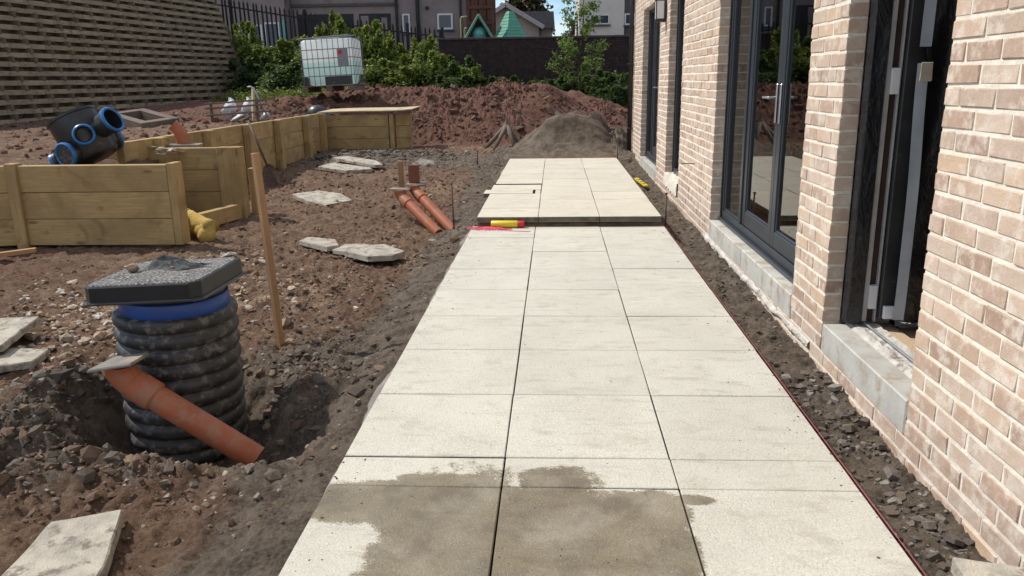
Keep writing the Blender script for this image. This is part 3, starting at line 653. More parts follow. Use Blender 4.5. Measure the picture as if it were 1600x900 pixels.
# red builder's line along the right edge
mb = MB(); mb.tube([(1.803+.0008*math.sin(i), -.9+i*.3, .004) for i in range(21)], .0011, 6)
mb.build('string_line', M['red_string'], None, label='thin red string line stretched along the right edge of the paving', category='string')
mb = MB(); pts = []
for j in range(5):
    base = Vector((.06+.05*j, 4.83, .004)); p = []
    for i in range(26):
        t = i/25*6.28*1.5+j; p.append(base+Vector((.10*math.sin(t)+.03*math.sin(3*t+j), -.06*math.cos(t*.9)-.03+.015*math.sin(5*t), .004+.004*abs(math.sin(t*2+j)))))
    mb.tube(p, .0035, 5)
mb.tube([(.25, 4.76, .005), (.34, 4.72, .005), (.42, 4.68, .006), (.56, 4.66, .005)], .003, 5)
mb.build('pink_twine', M['pink_string'], None, label='tangle of pink twine lying on the pale slab beside the yellow tube', category='twine')
t = thing('marker_can', 'yellow tube with a red cap lying against the raised slab edge', 'spray can', (.34, 4.875, .035))
mat = Matrix.Translation((.34, 4.875, .036)) @ Euler((0, R_(90), R_(-2))).to_matrix().to_4x4()
MB().lathe([(0, -.155), (.028, -.155), (.033, -.150), (.033, .085), (.028, .097), (0, .097)], 24, mat).build('can', M['yellow'], t, True)
MB().lathe([(0, .095), (.030, .095), (.032, .10), (.031, .150), (.027, .156), (0, .156)], 24, mat).build('cap', M['red_cap'], t, True)

# ------------------------------------------------------------------ brick house
house = thing('brick_house', 'pale pink brick house wall with dark glazed doors along the paving', 'house', (WX, 5, 0))
YE = 12.2; HEAD = 2.35; SILLT = .10
opens = [(.54, 1.58, SILLT, HEAD), (2.13, 4.68, SILLT, HEAD), (6.62, 7.72, .175, HEAD), (8.62, 10.72, SILLT, HEAD)]
wall = MB(); e = .0045
ys = [-8.0]+[v_ for o_ in opens for v_ in o_[:2]]+[YE]
segs = [(ys[i], ys[i+1]) for i in range(0, len(ys), 2)]
for a, b in segs: wall.box((WX+e, a+(e if a > -7 else 0), -.45), (WX+.100, b-e, HEAD+.0))
for a, b, z0, z1 in opens:
    wall.box((WX+e, a-e, -.45), (WX+.100, b+e, z0-.153 if z0 < .12 else z0-.003))
    wall.box((WX+e, a-e, z1+e), (WX+.100, b+e, 5.3))
for a, b in segs: wall.box((WX+e, a+e, HEAD+.0), (WX+.100, b-e, 5.3))
wallo = wall.build('wall', M['mortar'], house)
inner = MB()
for a, b in segs: inner.box((WX+.104, a, -.45), (WX+.34, b, 5.3))
for a, b, z0, z1 in opens: inner.box((WX+.104, a, z1), (WX+.34, b, 5.3)); inner.box((WX+.104, a, -.45), (WX+.34, b, z0-.03))
inner.build('inner_wall', M['interior'], house)
# the rest of the shell
sh = MB(); sh.box((WX+.34, YE-.3, -.4), (8.5, YE, 5.3)); sh.box((8.2, -8, -.4), (8.5, YE-.3, 5.3)); sh.box((WX+.34, -8, -.4), (8.2, -7.7, 5.3))
sh.build('gable_wall', M['mortar'], house)
MB().box((WX+.345, -7.7, -.05), (8.2, YE-.3, .085)).build('floor', M['chip'], house)
MB().box((WX+.345, -7.7, 2.55), (8.2, YE-.3, 2.75)).build('ceiling', M['interior'], house)
pt = MB(); pt.box((WX+.345, 1.86, .09), (7.0, 1.98, 2.55)); pt.box((5.2, 1.98, .09), (5.32, YE-.3, 2.55)); pt.box((WX+.345, 6.1, .09), (5.2, 6.22, 2.55)); pt.box((WX+.345, 8.1, .09), (5.2, 8.2, 2.55)); pt.build('room_wall', M['interior'], house)
rf = MB(); rf.add([(1.75, -8.4, 5.25), (1.75, YE+.35, 5.25), (5.3, YE+.35, 7.3), (5.3, -8.4, 7.3), (8.9, -8.4, 5.25), (8.9, YE+.35, 5.25), (1.75, -8.4, 5.10), (1.75, YE+.35, 5.10), (8.9, -8.4, 5.10), (8.9, YE+.35, 5.10)], [(0, 3, 2, 1), (3, 4, 5, 2), (0, 1, 7, 6), (4, 8, 9, 5), (1, 2, 5, 9, 7), (0, 6, 8, 4, 3), (6, 7, 9, 8)])
rf.build('roof', M['roof_grey'], house)
# bricks
PAL0 = [(.42, .285, .215), (.47, .335, .255), (.36, .235, .18), (.50, .38, .30), (.40, .30, .24), (.30, .185, .145), (.45, .31, .225), (.48, .35, .275), (.38, .26, .205), (.52, .36, .25), (.33, .225, .185), (.46, .36, .29)]
PAL = [tuple(1.08*(.80*q+.20*w) for q, w in zip(c_, (.475, .415, .29))) for c_ in PAL0]
def brick_mesh(L, i):
    c = PAL[i % len(PAL)]; mb = MB(); mb.box((0, 0, 0), (.098, L-.002, .0625), .0035, .0022, c); return mb
bricks = []        # (y, z, length, variant)
for zi in range(-6, 41):
    z = .10+.075*zi
    cuts = []
    for a, b, z0, z1 in opens:
        lo = z0-.15 if z0 < .12 else z0
        if z+.03 > lo and z+.03 < z1: cuts.append((a, b))
    lims = []; p = -2.3
    for a, b in cuts: lims.append((p, a)); p = b
    lims.append((p, YE))
    for a, b in lims:
        y = b; first = True; half = zi % 2
        while y > a+.02:
            L = .215
            if first: L = .1025 if half else .215; first = False
            L = min(L, y-a)
            if a != -2.3 and (y-L)-a < .06 and (y-L)-a > 0: L = y-a
            if L > .03: bricks.append((y-L, z+.0065, L, random.randrange(36)))
            y -= L+.010
def vis(b):
    d = math.hypot(b[0]+b[2]/2-CAM[1], WX-CAM[0]); x = b[0]+b[2]/2
    if x < -.35 or b[1] < -.25: return -1
    p = np.array([WX, x, b[1]+.03])-CAM; dz = p@CF
    sx = 800+F_PX*(p@CR)/dz; sy = 450-F_PX*(p@CU)/dz
    if sx > 1640 or sy < -25 or sy > 925: return -1
    return 1/d
bricks.sort(key=vis, reverse=True)
_bm = {}
rest = MB()
for i, (y, z, L, va) in enumerate(bricks):
    if i < 300 and vis((y, z, L, va)) > 0:
        key = (round(L, 2), va % 24)
        if key not in _bm: _bm[key] = brick_mesh(round(L, 2), va).mesh('brick', M['brick'], tint=True)
        o = link('brick', _bm[key], wallo, (random.uniform(-.0015, .0025), y-5, z+random.uniform(-.001, .001)), (0, random.gauss(0, .008), 0)); o.scale = (1, L/round(L, 2), 1)
    else:
        mb = MB().box((0, 0, 0), (.098, L-.002, .0625), .005, .0024, PAL[va % len(PAL)]); dx = random.uniform(-.0015, .0025)
        rest.add([(p[0]+WX+dx, p[1]+y, p[2]+z) for p in mb.v], mb.f, PAL[va % len(PAL)])
rest.build('brickwork', M['brick'], wallo, False, True, kind='stuff')
# sills
def sill(y0, y1, z1=SILLT):
    MB().box((WX-.004, y0+.002, z1-.148), (WX+.115, y1-.002, z1), .006, .001).build('sill', M['sill'], house)
sill(.54, 1.06+.5); sill(2.13, 3.42); sill(3.42, 4.68); sill(8.62, 9.7); sill(9.7, 10.72)
# mortar smeared at the foot of the wall
mb = MB(); n = 150; vs = []; fs = []
yy = np.linspace(1.75, 4.95, n); ww = .018+.016*fbm(yy, yy*0, 3., 4); zt = -.062+.012*fbm(yy, yy*0+5, 6., 3); zb_ = -.115+.02*fbm(yy, yy*0+9, 5., 3)
for i in range(n):
    for q in range(6):
        f = q/5; vs.append((WX+.004-max(.002, ww[i])*math.sin(f*math.pi)**.6-.004*random.random(), float(yy[i]), float(zt[i]*(1-f)+zb_[i]*f)+.003*random.random()))
for i in range(n-1):
    for q in range(5): a = i*6+q; fs.append((a, a+1, a+7, a+6))
mb.add(vs, fs)
mb.build('mortar_smear', M['render_mortar'], house)
# glazed doors
FX = WX+.100
def closer(y0, y1, z0, z1, side):
    """wavy black cavity closer at the back of the reveal"""
    mb = MB(); n = 64; vs = []; fs = []
    for i in range(n+1):
        z = z0+(z1-z0)*i/n; w = .012+.010*abs(math.sin(z*math.pi/.075))+random.uniform(0, .004)
        ys_ = (y1-w, y1+.004) if side > 0 else (y0-.004, y0+w)
        vs += [(FX-.012, ys_[0], z), (FX-.012, ys_[1], z), (FX+.02, ys_[0], z), (FX+.02, ys_[1], z)]
    for i in range(n):
        a = i*4; b = a+4; fs += [(a, b, b+1, a+1), (a, a+2, b+2, b), (a+1, b+1, b+3, a+3)]
    mb.add(vs, fs); return mb.build('cavity_closer', M['black_plastic'], house)
def ring_frame(y0, y1, z0, z1, w, x0, x1, wb=None, mb=None, wt=None):
    wb = wb or w; wt = wt or w; mb = mb or MB()
    mb.box((x0, y0, z0), (x1, y0+w, z1), .004); mb.box((x0, y1-w, z0), (x1, y1, z1), .004)
    mb.box((x0+.0015, y0+w-.001, z0), (x1-.0015, y1-w+.001, z0+wb), .004); mb.box((x0+.0015, y0+w-.001, z1-wt), (x1-.0015, y1-w+.001, z1), .004); return mb
def leaf(parent, y0, y1, z0, z1, hy=None, lever=0, solid=False):
    mb = ring_frame(y0, y1, z0, z1, .075, FX+.012, FX+.07, .11)
    # sloped glazing bead
    ring_frame(y0+.073, y1-.073, z0+.108, z1-.073, .016, FX+.022, FX+.05, .016, mb)
    d = mb.build('door', M['frame'], parent)
    MB().box((FX+.034, y0+.085, z0+.12), (FX+.044, y1-.085, z1-.085)).build('pane', M['glass'], d)
    if hy is not None:
        hz = 1.16; h = MB(); h.box((FX-.001, hy-.014, hz-.13), (FX+.011, hy+.014, hz+.13), .005)
        if lever: h.tube([(FX, hy, hz+.04), (FX-.045, hy, hz+.04), (FX-.052, hy+lever*.02, hz+.04), (FX-.052, hy+lever*.13, hz+.04)], .009, 10)
        h.build('handle', M['chrome'], d, False)
    return d
def outer(y0, y1, z0, z1, bars=()):
    mb = ring_frame(y0+.002, y1-.002, z0, z1, .052, FX+.0, FX+.075, .085)
    for b in bars: mb.box((FX-.002, b-.03, z0+.084), (FX+.0765, b+.03, z1-.05), .004)
    mb.box((FX-.030, y0+.006, z0-.0), (FX-.001, y1-.006, z0+.028), .004)
    return mb.build('door_frame', M['frame'], house)
fr = outer(2.13, 4.68, .105, HEAD, (3.985,))
MB().box((FX+.03, 4.02, .195), (FX+.04, 4.63, 2.30)).build('pane', M['glass'], fr)
ring_frame(4.012, 4.632, .185, 2.302, .028, FX+.012, FX+.052).build('glazing_bead', M['frame'], fr)
leaf(house, 3.09, 3.95, .195, 2.295, 3.135, 1); leaf(house, 2.185, 3.085, .195, 2.295, 3.04, 0)
closer(2.13, 4.68, .10, HEAD, 1); closer(2.13, 4.68, .10, HEAD, -1)
MB().box((FX+.028, 2.30, 1.20), (FX+.0335, 2.36, 1.42)).build('glass_sticker', M['white_trim'], house)
fr = outer(8.62, 10.72, .105, HEAD, (10.1,))
MB().box((FX+.03, 10.13, .195), (FX+.04, 10.67, 2.30)).build('pane', M['glass'], fr)
leaf(house, 9.38, 10.07, .195, 2.295, 9.42, 1); leaf(house, 8.675, 9.375, .195, 2.295, 9.33, 0)
closer(8.62, 10.72, .10, HEAD, 1)
# tall window
wd = ring_frame(6.622, 7.718, .18, HEAD, .06, FX, FX+.07).build('window', M['frame'], house)
MB().box((FX+.03, 6.68, .24), (FX+.04, 7.66, 2.30)).build('pane', M['glass'], wd)
closer(6.62, 7.72, .18, HEAD, 1)
vs = []; fs = []; n = 40
for i in range(n+1):
    y = 6.60+1.14*i/n
    for q in range(7):
        f = q/6; vs.append((WX-.018+.012*random.random()+.11*max(0, f*2-1), y, .02+.15*min(1, f*2)+.012*random.random()+.012*math.sin(i*.9)))
for i in range(n):
    for q in range(6): a = i*7+q; fs.append((a, a+1, a+8, a+7))
MB().add(vs, fs).build('rough_sill', M['mortar'], house)
# doorway standing open
jm = MB(); jm.box((FX-.012, 1.49, .12), (FX+.066, 1.578, HEAD), .006); jm.build('door_frame', M['polythene'], house)
jm = MB(); jm.box((FX+.068, 1.500, .13), (FX+.092, 1.56, HEAD), .002); jm.box((FX+.126, 1.490, .13), (FX+.134, 1.56, HEAD), .002); jm.build('jamb_profile', M['grey_profile'], house)
MB().box((FX+.094, 1.515, .13), (FX+.124, 1.56, HEAD)).build('jamb_gap_shade', M['brown_void'], house)  # solid strip; the dark interior in the gap is put into its colour
for z in (.20, 1.25, 2.1): MB().box((FX+.090, 1.484, z), (FX+.128, 1.516, z+.12), .002).build('hinge', M['white_trim'], house)
MB().box((FX+.0, .545, HEAD-.06), (FX+.08, 1.49, HEAD-.002), .004).build('door_head', M['frame'], house)
od = MB(); od.box((FX+.138, 1.462, .15), (FX+1.0, 1.522, HEAD-.02), .004); odo = od.build('door', M['black_plastic'], house, label='dark door standing open into the room')
MB().box((FX+.150, 1.440, .16), (FX+.20, 1.459, .225), .002).build('bracket', M['white_trim'], odo)
closer(.54, 1.58, .10, HEAD, 1)
mb = MB(); n = 26
vs = []; fs = []
for i in range(n+1):
    y = .55+(1.02)*i/n
    for j in range(7):
        x = WX+.105+.14*j/6; z = .088+.03*(j/6)+random.uniform(-.004, .006)+(.012 if j in (1, 2) else 0); vs.append((x, y, z))
for i in range(n):
    for j in range(6): a = i*7+j; fs.append((a, a+1, a+8, a+7))
vs0 = len(vs); mb.add(vs, fs); mb.box((WX+.12, .55, -.02), (WX+.24, 1.57, .07)); mb.build('threshold', M['render_mortar'], house)
MB().tube([(WX+.185, .56, .122), (WX+.185, 1.54, .122)], .006, 6).build('threshold_strip', M['galv'], house)
MB().box((WX+.24, .545, .0), (WX+.342, 1.575, .10), .003).build('threshold_board', M['chip'], house)
# polythene hung over the open door, with tape
ps = thing('plastic_sheet', 'creased black polythene sheet hanging over the open door in the nearest doorway', 'plastic sheet', (FX+.3, 1.43, .2))
NX, NZ = 40, 60; vs = []; fs = []
for j in range(NZ+1):
    z = .135+(HEAD-.15)*j/NZ
    for i in range(NX+1):
        u = i/NX; x = FX+.195+1.0*u
        y = 1.425-.05*u-.012*math.sin(u*23+z*2.1)-.010*math.sin(z*7+u*6)-.006*math.sin(u*51-z*5)-.02*math.sin(z*2.2)*u
        if j == 0: y -= .012
        vs.append((x, y, z+.01*math.sin(u*9)*(j == 0)))
for j in range(NZ):
    for i in range(NX): a = j*(NX+1)+i; fs.append((a, a+1, a+NX+2, a+NX+1))
MB().add(vs, fs).build('sheet', M['polythene'], ps, True)
mb = MB(); mb.tube([(FX+.215, 1.40, .145), (FX+.6, 1.385, .142), (FX+1.2, 1.36, .14)], .016, 10); mb.build('rolled_hem', M['polythene'], ps, True)
vs = []; fs = []
for j in range(31):
    z = .17+(HEAD-.2)*j/30; o_ = .010*math.sin(z*3.1); 
    for q in (0, 1): vs.append((FX+.172+o_+.048*q, 1.400-.010*q-.003*math.sin(z*9), z))
    vs.append((FX+.172+o_+.03, 1.394, z))
fs = [(j*3, j*3+2, j*3+5, j*3+3) for j in range(30)]+[(j*3+2, j*3+1, j*3+4, j*3+5) for j in range(30)]
fs = [f for i_, f in enumerate(fs) if (i_ % 30) != 17]
MB().add(vs, fs).build('tape', M['tape'], ps, True)
MB().box((FX+.176, 1.388, 1.31), (FX+.226, 1.3905, 1.39), .001, .003).build('paper_tag', M['beige_tag'], ps)
# lantern, downpipe, nail
lt = MB(); lt.box((WX-.03, 8.02, 2.01), (WX-.001, 8.16, 2.29), .006); lt.box((WX-.135, 8.02, 2.01), (WX-.028, 8.16, 2.045), .006); lt.box((WX-.135, 8.02, 2.262), (WX-.028, 8.16, 2.29), .006)
for y in (8.02, 8.148): lt.box((WX-.135, y, 2.044), (WX-.123, y+.012, 2.263))
ln = lt.build('wall_lantern', M['black_plastic'], house); MB().box((WX-.128, 8.026, 2.047), (WX-.032, 8.154, 2.26), .004).build('glass', M['white_trim'], ln)
dp = MB(); dp.tube([(WX-.055, 12.10, -.02), (WX-.055, 12.10, 5.1)], .038, 16); dp.tube([(WX-.055, 12.10, -.03), (WX-.055, 12.10, .03)], .055, 16); dpo = dp.build('downpipe', M['black_plastic'], house, True)
for z in (.45, 1.55, 2.7, 3.9):
    MB().box((WX-.10, 12.04, z), (WX-.001, 12.16, z+.035), .004).build('bracket', M['black_plastic'], dpo)
MB().tube([(WX+.01, 5.60, .505), (WX-.13, 5.57, .512)], .005, 8).build('wall_tie', M['steel'], house)

# ------------------------------------------------------------------ ribbed inspection chamber
CX, CY = -1.075, 1.20
t = thing('inspection_chamber', 'ribbed black drainage chamber with blue band and square black cover standing in its pit', 'drainage chamber', (CX, CY, -.45))
prof = []
z = -.52; rr = .284
while z < .30:
    for a in range(9):
        th_ = a/9*2*math.pi; prof.append((rr-.026+.028*abs(math.sin(th_*.5))**.55, z+.0755*a/9))
    z += .0755
prof += [(.245, .305), (.240, .31)]
tilt = Matrix.Translation((CX, CY, 0)) @ Euler((R_(1.0), R_(1.5), 0)).to_matrix().to_4x4()
MB().lathe(prof, 72, tilt).build('ribbed_shaft', M['black_ribbed'], t, True)
MB().lathe([(.235, .298), (.248, .300), (.252, .306), (.250, .366), (.247, .372), (.235, .372)], 64, tilt).build('blue_band', M['blue_seal'], t, True)
MB().lathe([(.225, .368), (.238, .370), (.238, .402), (.20, .402)], 64, tilt).build('neck', M['black_plastic'], t, True)
lid = bpy.data.objects.new('cover', None)
rz = R_(.5); lm = Matrix.Translation((-1.085, 1.19, .388)) @ Euler((R_(-.5), R_(-2.6), rz)).to_matrix().to_4x4()
fr = MB()
def chamf(w, d, c): return [(-w+c, -d), (w-c, -d), (w, -d+c), (w, d-c), (w-c, d), (-w+c, d), (-w, d-c), (-w, -d+c)]
fr.prism(chamf(.285, .290, .035), .0, .012, lm); fro = fr.build('cover_frame', M['black_plastic'], t)
fr = MB(); fr.prism(chamf(.272, .278, .04), .012, .084, lm, 0, .006); fr.build('cover', simple('cover_plastic', (.014, .016, .017), (.022, .023, .024), .42, 6, 70, .05, .002, .35), t)
fr = MB(); fr.prism(chamf(.262, .268, .038), .0835, .088, lm); fr.build('cover_grit', M['grit'], t)
# crumpled cloth and stones on the cover
def lidp(x, y, z=0): return lm @ Vector((x, y, .088+z))
vs = []; fs = []; n1, n2 = 60, 36
def cfun(a, b):
    e_ = (1-abs(2*b-1)**4)*(1-abs(2*a-1)**5)
    r_ = abs(math.sin(a*7.5+3.2*b+1.4*math.sin(b*5)))*.6+abs(math.sin(b*9-a*4+math.sin(a*9)))*.5
    return .010+.062*e_*(1-r_*.85)*(1-.45*a)
for i in range(n1+1):
    for j in range(n2+1):
        a, b = i/n1, j/n2
        x = -.14+.30*a+.02*math.sin(b*9); y = -.02+(.22-.12*a)*(b)+.03*math.sin(a*7)+.03
        vs.append(lidp(x, y, cfun(a, b)-.010))
for i in range(n1):
    for j in range(n2): a = i*(n2+1)+j; fs.append((a, a+1, a+n2+2, a+n2+1))
MB().add(vs, fs).build('crumpled_cloth', M['cloth'], None, True, loc=tuple(lidp(0, .1)), label='crumpled dark grey cloth lying on top of the black chamber cover', category='cloth')
def rock(name, p, r, col, label, cat, squash=.75, parent=None):
    v_ = ICO_V.copy(); V = [Vector(q) for q in v_]; F = [tuple(f) for f in ICO_F]
    m1 = {}; F2 = []
    for a, b, c in F:
        mids = []
        for q, w in ((a, b), (b, c), (c, a)):
            key = (min(q, w), max(q, w))
            if key not in m1: m1[key] = len(V); V.append(((V[q]+V[w])/2).normalized())
            mids.append(m1[key])
        F2 += [(a, mids[0], mids[2]), (b, mids[1], mids[0]), (c, mids[2], mids[1]), tuple(mids)]
    s = random.random()*50; out = []
    for q in V:
        k_ = 1+.28*float(fbm(np.array([q.x*1.1+s]), np.array([q.y*1.1+q.z*1.7]), 1.1, 2)[0])
        out.append((p[0]+q.x*r*k_, p[1]+q.y*r*k_*.85, p[2]+q.z*r*k_*squash))
    mb = MB(); mb.add(out, F2, col); return mb.build(name, M['stone'], parent, False, True, loc=tuple(p) if parent is None else None, **({'label': label, 'category': cat} if label else {}))
rock('lump_of_mortar', lidp(-.165, .0, .022), .030, (.32, .26, .20), 'rounded tan lump of mortar at the edge of the black cover beside the cloth', 'rubble')
rock('pebble', lidp(.02, .02, .008), .014, (.26, .18, .13), 'small brown pebble on the gritty cover in front of the cloth', 'stone')

# orange branch pipe with its slate
def pipe_obj(name, a, b, r, label, elbow_up=.10, bend=None, group=None):
    a = Vector(a); b = Vector(b); d = (b-a).normalized()
    t = thing(name, label, 'pipe', tuple(b), group=group)
    mb = MB(); mb.tube([a+d*.10, b], r, 28); o = mb.build('pipe', M['orange_pipe'], t, True); smooth_by_angle(o)
    mb = MB()
    mb.tube([a+d*.045, a+d*.05, a+d*.065, a+d*.155, a+d*.165], r, 28, rs=[r*1.04, r*1.14, r*1.16, r*1.16, r*1.03])
    top = a+Vector((-.012, 0, elbow_up)) if bend is None else a+Vector(bend)
    p = [top, top*.6+a*.4+Vector((-.006, 0, 0)), a+Vector((0, 0, .012)), a+d*.05]
    mb.tube(p, r, 28, rs=[r*1.14, r*1.14, r*1.10, r*1.10]); o = mb.build('elbow', M['orange_pipe'], t, True); smooth_by_angle(o)
    return t
pipe_obj('branch_pipe', (-1.145, .80, .075), (-.575, .80, -.315), .059, 'long orange plastic drain pipe slanting into the earth in front of the ribbed chamber', .065)
mb = MB(); mb.prism([(-.095, -.10), (.085, -.09), (.10, .09), (-.06, .11)], -.005, .008, Matrix.Translation((-1.145, .775, .158)) @ Euler((R_(-4), R_(-6), R_(8))).to_matrix().to_4x4())
mb.build('slate_tile', M['slate'], None, loc=(-1.145, .775, .158), label='thin grey slate laid over the open elbow of the nearest orange pipe', category='slate')
rock('orange_fragment', (-.93, .52, float(height(np.array([-.93]), np.array([.52]))[0])+.005), .014, (.55, .12, .05), 'tiny orange fragment on the gravel below the ribbed chamber', 'fragment')

# ------------------------------------------------------------------ stakes, rods, far pipes
def gz(x, y): return float(height(np.array([float(x)]), np.array([float(y)]))[0])
def stake(name, p0, p1, w, mat, label, cat, d=None):
    m, L = beam(p0, p1, w, w); d = d or w
    mb = MB(); mb.box((0, -w/2, -d/2), (L, w/2, d/2), .003, .001)
    o = bpy.data.objects.new(name, mb.mesh(name, mat)); COL.objects.link(o); o.matrix_world = m; o['label'] = label; o['category'] = cat; return o
stake('timber_stake', (-.875, 2.06, -.38), (-.945, 2.1, .955), .042, M['pine'], 'tall pale pine stake leaning left just behind the ribbed chamber', 'stake', .030)
stake('timber_stake', (-1.015, 6.82, -.28), (-1.02, 6.80, .445), .058, M['pine'], 'short pale stake standing against the two orange pipes', 'stake', .04)
def rod(p0, p1, label, r=.0065):
    t = MB(); t.tube([p0, p1], r, 8); t.tube([Vector(p1)-Vector((0, 0, .012)), Vector(p1)], r*1.9, 8)
    t.build('steel_pin', M['steel'], None, True, loc=tuple(p0), label=label, category='steel pin')
rod((-.265, 5.66, -.26), (-.280, 5.66, .325), 'thin rusty steel pin beside the foot of the orange pipes', .009)
rod((1.878, 5.4, -.16), (1.873, 5.4, .245), 'thin rusty steel pin at the right corner of the raised slabs', .009)
rod((1.805, 10.75, -.05), (1.80, 10.75, .31), 'thin steel pin at the far right corner of the paving', .010)
rod((-.53, 11.0, -.05), (-.52, 11.0, .20), 'short steel pin in the grey mud left of the far paving', .011)
pipe_obj('drain_pipe', (-.955, 6.42, .085), (-.48, 5.98, -.26), .056, 'front one of the two parallel orange pipes rising beside the short stake', .07, group='pair of orange pipes')
pipe_obj('drain_pipe', (-.815, 6.55, .125), (-.33, 6.07, -.25), .056, 'rear one of the two parallel orange pipes with the grey slate across its top', .07, group='pair of orange pipes')
mb = MB(); mb.prism([(-.13, -.07), (.10, -.07), (.11, .09), (-.12, .09)], -.006, .008, Matrix.Translation((-.96, 6.45, .160)) @ Euler((0, R_(2), 0)).to_matrix().to_4x4()); mb.build('slate_tile', M['slate'], None, loc=(-.96, 6.45, .16), label='dark slate capping the front orange pipe at the foot of the short stake', category='slate')
mb = MB(); mb.prism([(-.11, -.08), (.12, -.07), (.10, .10), (-.11, .09)], -.006, .009, Matrix.Translation((-.81, 6.60, .200)) @ Euler((R_(6), R_(1), 0)).to_matrix().to_4x4()); mb.build('slate_tile', M['slate'], None, loc=(-.81, 6.6, .2), label='pale grey slate under the upright red-brown brick block', category='slate')
mb = MB(); mb.box((-.895, 6.60, .212), (-.775, 6.665, .415), .004, .001); mb.build('clay_block', simple('red_brown_clay', (.22, .085, .05), (.18, .07, .04), .8), None, loc=(-.84, 6.63, .21), label='upright red-brown clay block standing on the slate over the pipes', category='block')

# ------------------------------------------------------------------ broken flags and odd pieces
def flag(label, poly, z, th=.04, rot=(0, 0, 0), mat=None, name='broken_slab'):
    cx = sum(p[0] for p in poly)/len(poly); cy = sum(p[1] for p in poly)/len(poly)
    P2 = []
    for i in range(len(poly)):
        a = poly[i]; b = poly[(i+1) % len(poly)]; P2.append((a[0]-cx, a[1]-cy))
        L = math.hypot(b[0]-a[0], b[1]-a[1]); nn = max(1, int(L/.06))
        for q in range(1, nn): f = q/nn; P2.append((a[0]+(b[0]-a[0])*f-cx+random.uniform(-.004, .004), a[1]+(b[1]-a[1])*f-cy+random.uniform(-.004, .004)))
    mb = MB(); mb.prism(P2, -th, 0); o = bpy.data.objects.new(name, mb.mesh(name, mat or M['flag'])); COL.objects.link(o)
    o.location = (cx, cy, z); o.rotation_euler = rot; o['label'] = label; o['category'] = 'broken slab'; return o
flag('square broken paving slab lying in the earth at the lower left corner', [(-.985, -.42), (-1.02, .005), (-.80, .085), (-.68, -.25), (-.66, -.46)], -.165, .045, (R_(2), R_(-1), 0))
flag('pale slab piece at the left edge lying on top of another piece', [(-2.95, 1.62), (-2.95, 2.24), (-2.50, 2.24), (-2.36, 1.68), (-2.5, 1.58)], -.085, .04, (R_(1), R_(-3), 0))
flag('pale slab piece at the left edge lying underneath another piece', [(-2.9, 1.50), (-2.9, 1.90), (-2.17, 1.80), (-2.14, 1.60), (-2.3, 1.50)], -.14, .04)
flag('whitish broken slab strip, first of the three by the tall stake', [(-1.62, 4.78), (-1.60, 4.98), (-1.32, 4.93), (-1.20, 4.62), (-1.28, 4.50)], -.10, .045, (R_(-2), R_(3), 0))
flag('small crumbly middle piece between two larger broken slabs', [(-1.24, 4.52), (-1.18, 4.76), (-1.00, 4.75), (-.86, 4.62), (-1.08, 4.42)], -.12, .04, (0, R_(-2), 0))
flag('large pale tan broken slab nearest the paving edge', [(-1.06, 4.28), (-1.00, 4.52), (-.78, 4.62), (-.53, 4.30), (-.60, 4.12), (-.80, 4.05)], -.09, .05, (R_(-1), R_(1), 0))
flag('long pointed tan slab lying alone on the middle of the mud', [(-2.62, 7.62), (-2.36, 7.92), (-2.0, 7.75), (-1.76, 7.36), (-2.0, 7.02), (-2.3, 7.25)], -.07, .05, (R_(3), R_(2), 0))
flag('grey broken slab tilted beneath the long whitish one', [(-3.05, 10.3), (-2.9, 10.9), (-2.35, 10.6), (-2.12, 10.1), (-2.5, 9.9)], .02, .05, (R_(2), R_(1), 0))
flag('long whitish slab strip resting across a grey slab by the timber wall', [(-2.92, 10.75), (-2.82, 11.05), (-2.2, 10.75), (-1.98, 10.3), (-2.1, 10.2)], .085, .045, (R_(2), R_(4), 0))
flag('small blue grey slate piece beyond the upright clay block', [(-1.62, 10.9), (-1.55, 11.3), (-1.3, 11.2), (-1.22, 10.9), (-1.4, 10.75)], .0, .04, (R_(8), R_(4), 0), M['slate'])
flag('pale cut slab corner lying in the trench at the lower right', [(1.925, -.365), (2.165, -.43), (2.165, -.95), (1.85, -.95)], -.0, .05, (R_(0), R_(0), 0))
stake('timber_offcut', (-4.6, 4.02, -.13), (-3.95, 4.42, -.10), .06, M['pine'], 'pale pine offcut lying on the mud at the left edge', 'offcut', .04)
# glass wool roll
mb = MB(); pts = []
for k_ in range(3):
    p0 = Vector((-3.0+.0*k_, 5.45-.05*k_, -.02+.045*k_)); p1 = Vector((-2.60, 5.05+.03*k_, -.10+.035*k_))
    mb.tube([p0+(p1-p0)*i/7+Vector((0, 0, .02*math.sin(i*2+k_)))for i in range(8)], .07, 12, rs=[.075+.018*math.sin(i*2.3+k_*2) for i in range(8)])
mb.build('insulation_roll', M['foam'], None, True, loc=(-2.8, 5.2, -.1), label='torn yellow insulation wool stuffed beside the end of the front timber wall', category='insulation')
# spirit level in trench
t = thing('spirit_level', 'small yellow and black spirit level lying in the trench by the wall', 'spirit level', (1.955, 8.5, -.06))
mb = MB(); m_, L = beam((1.925, 8.85, -.035), (1.985, 8.10, -.045), .05, .02); mb.box((0, -.028, -.012), (L, .028, .012), .003, 0, None, m_); mb.build('body', M['yellow'], t)
for q in (.18, .37, .56): MB().box((q, -.018, .0105), (q+.06, .018, .0145), .001, 0, None, m_).build('vial', M['black_plastic'], t)

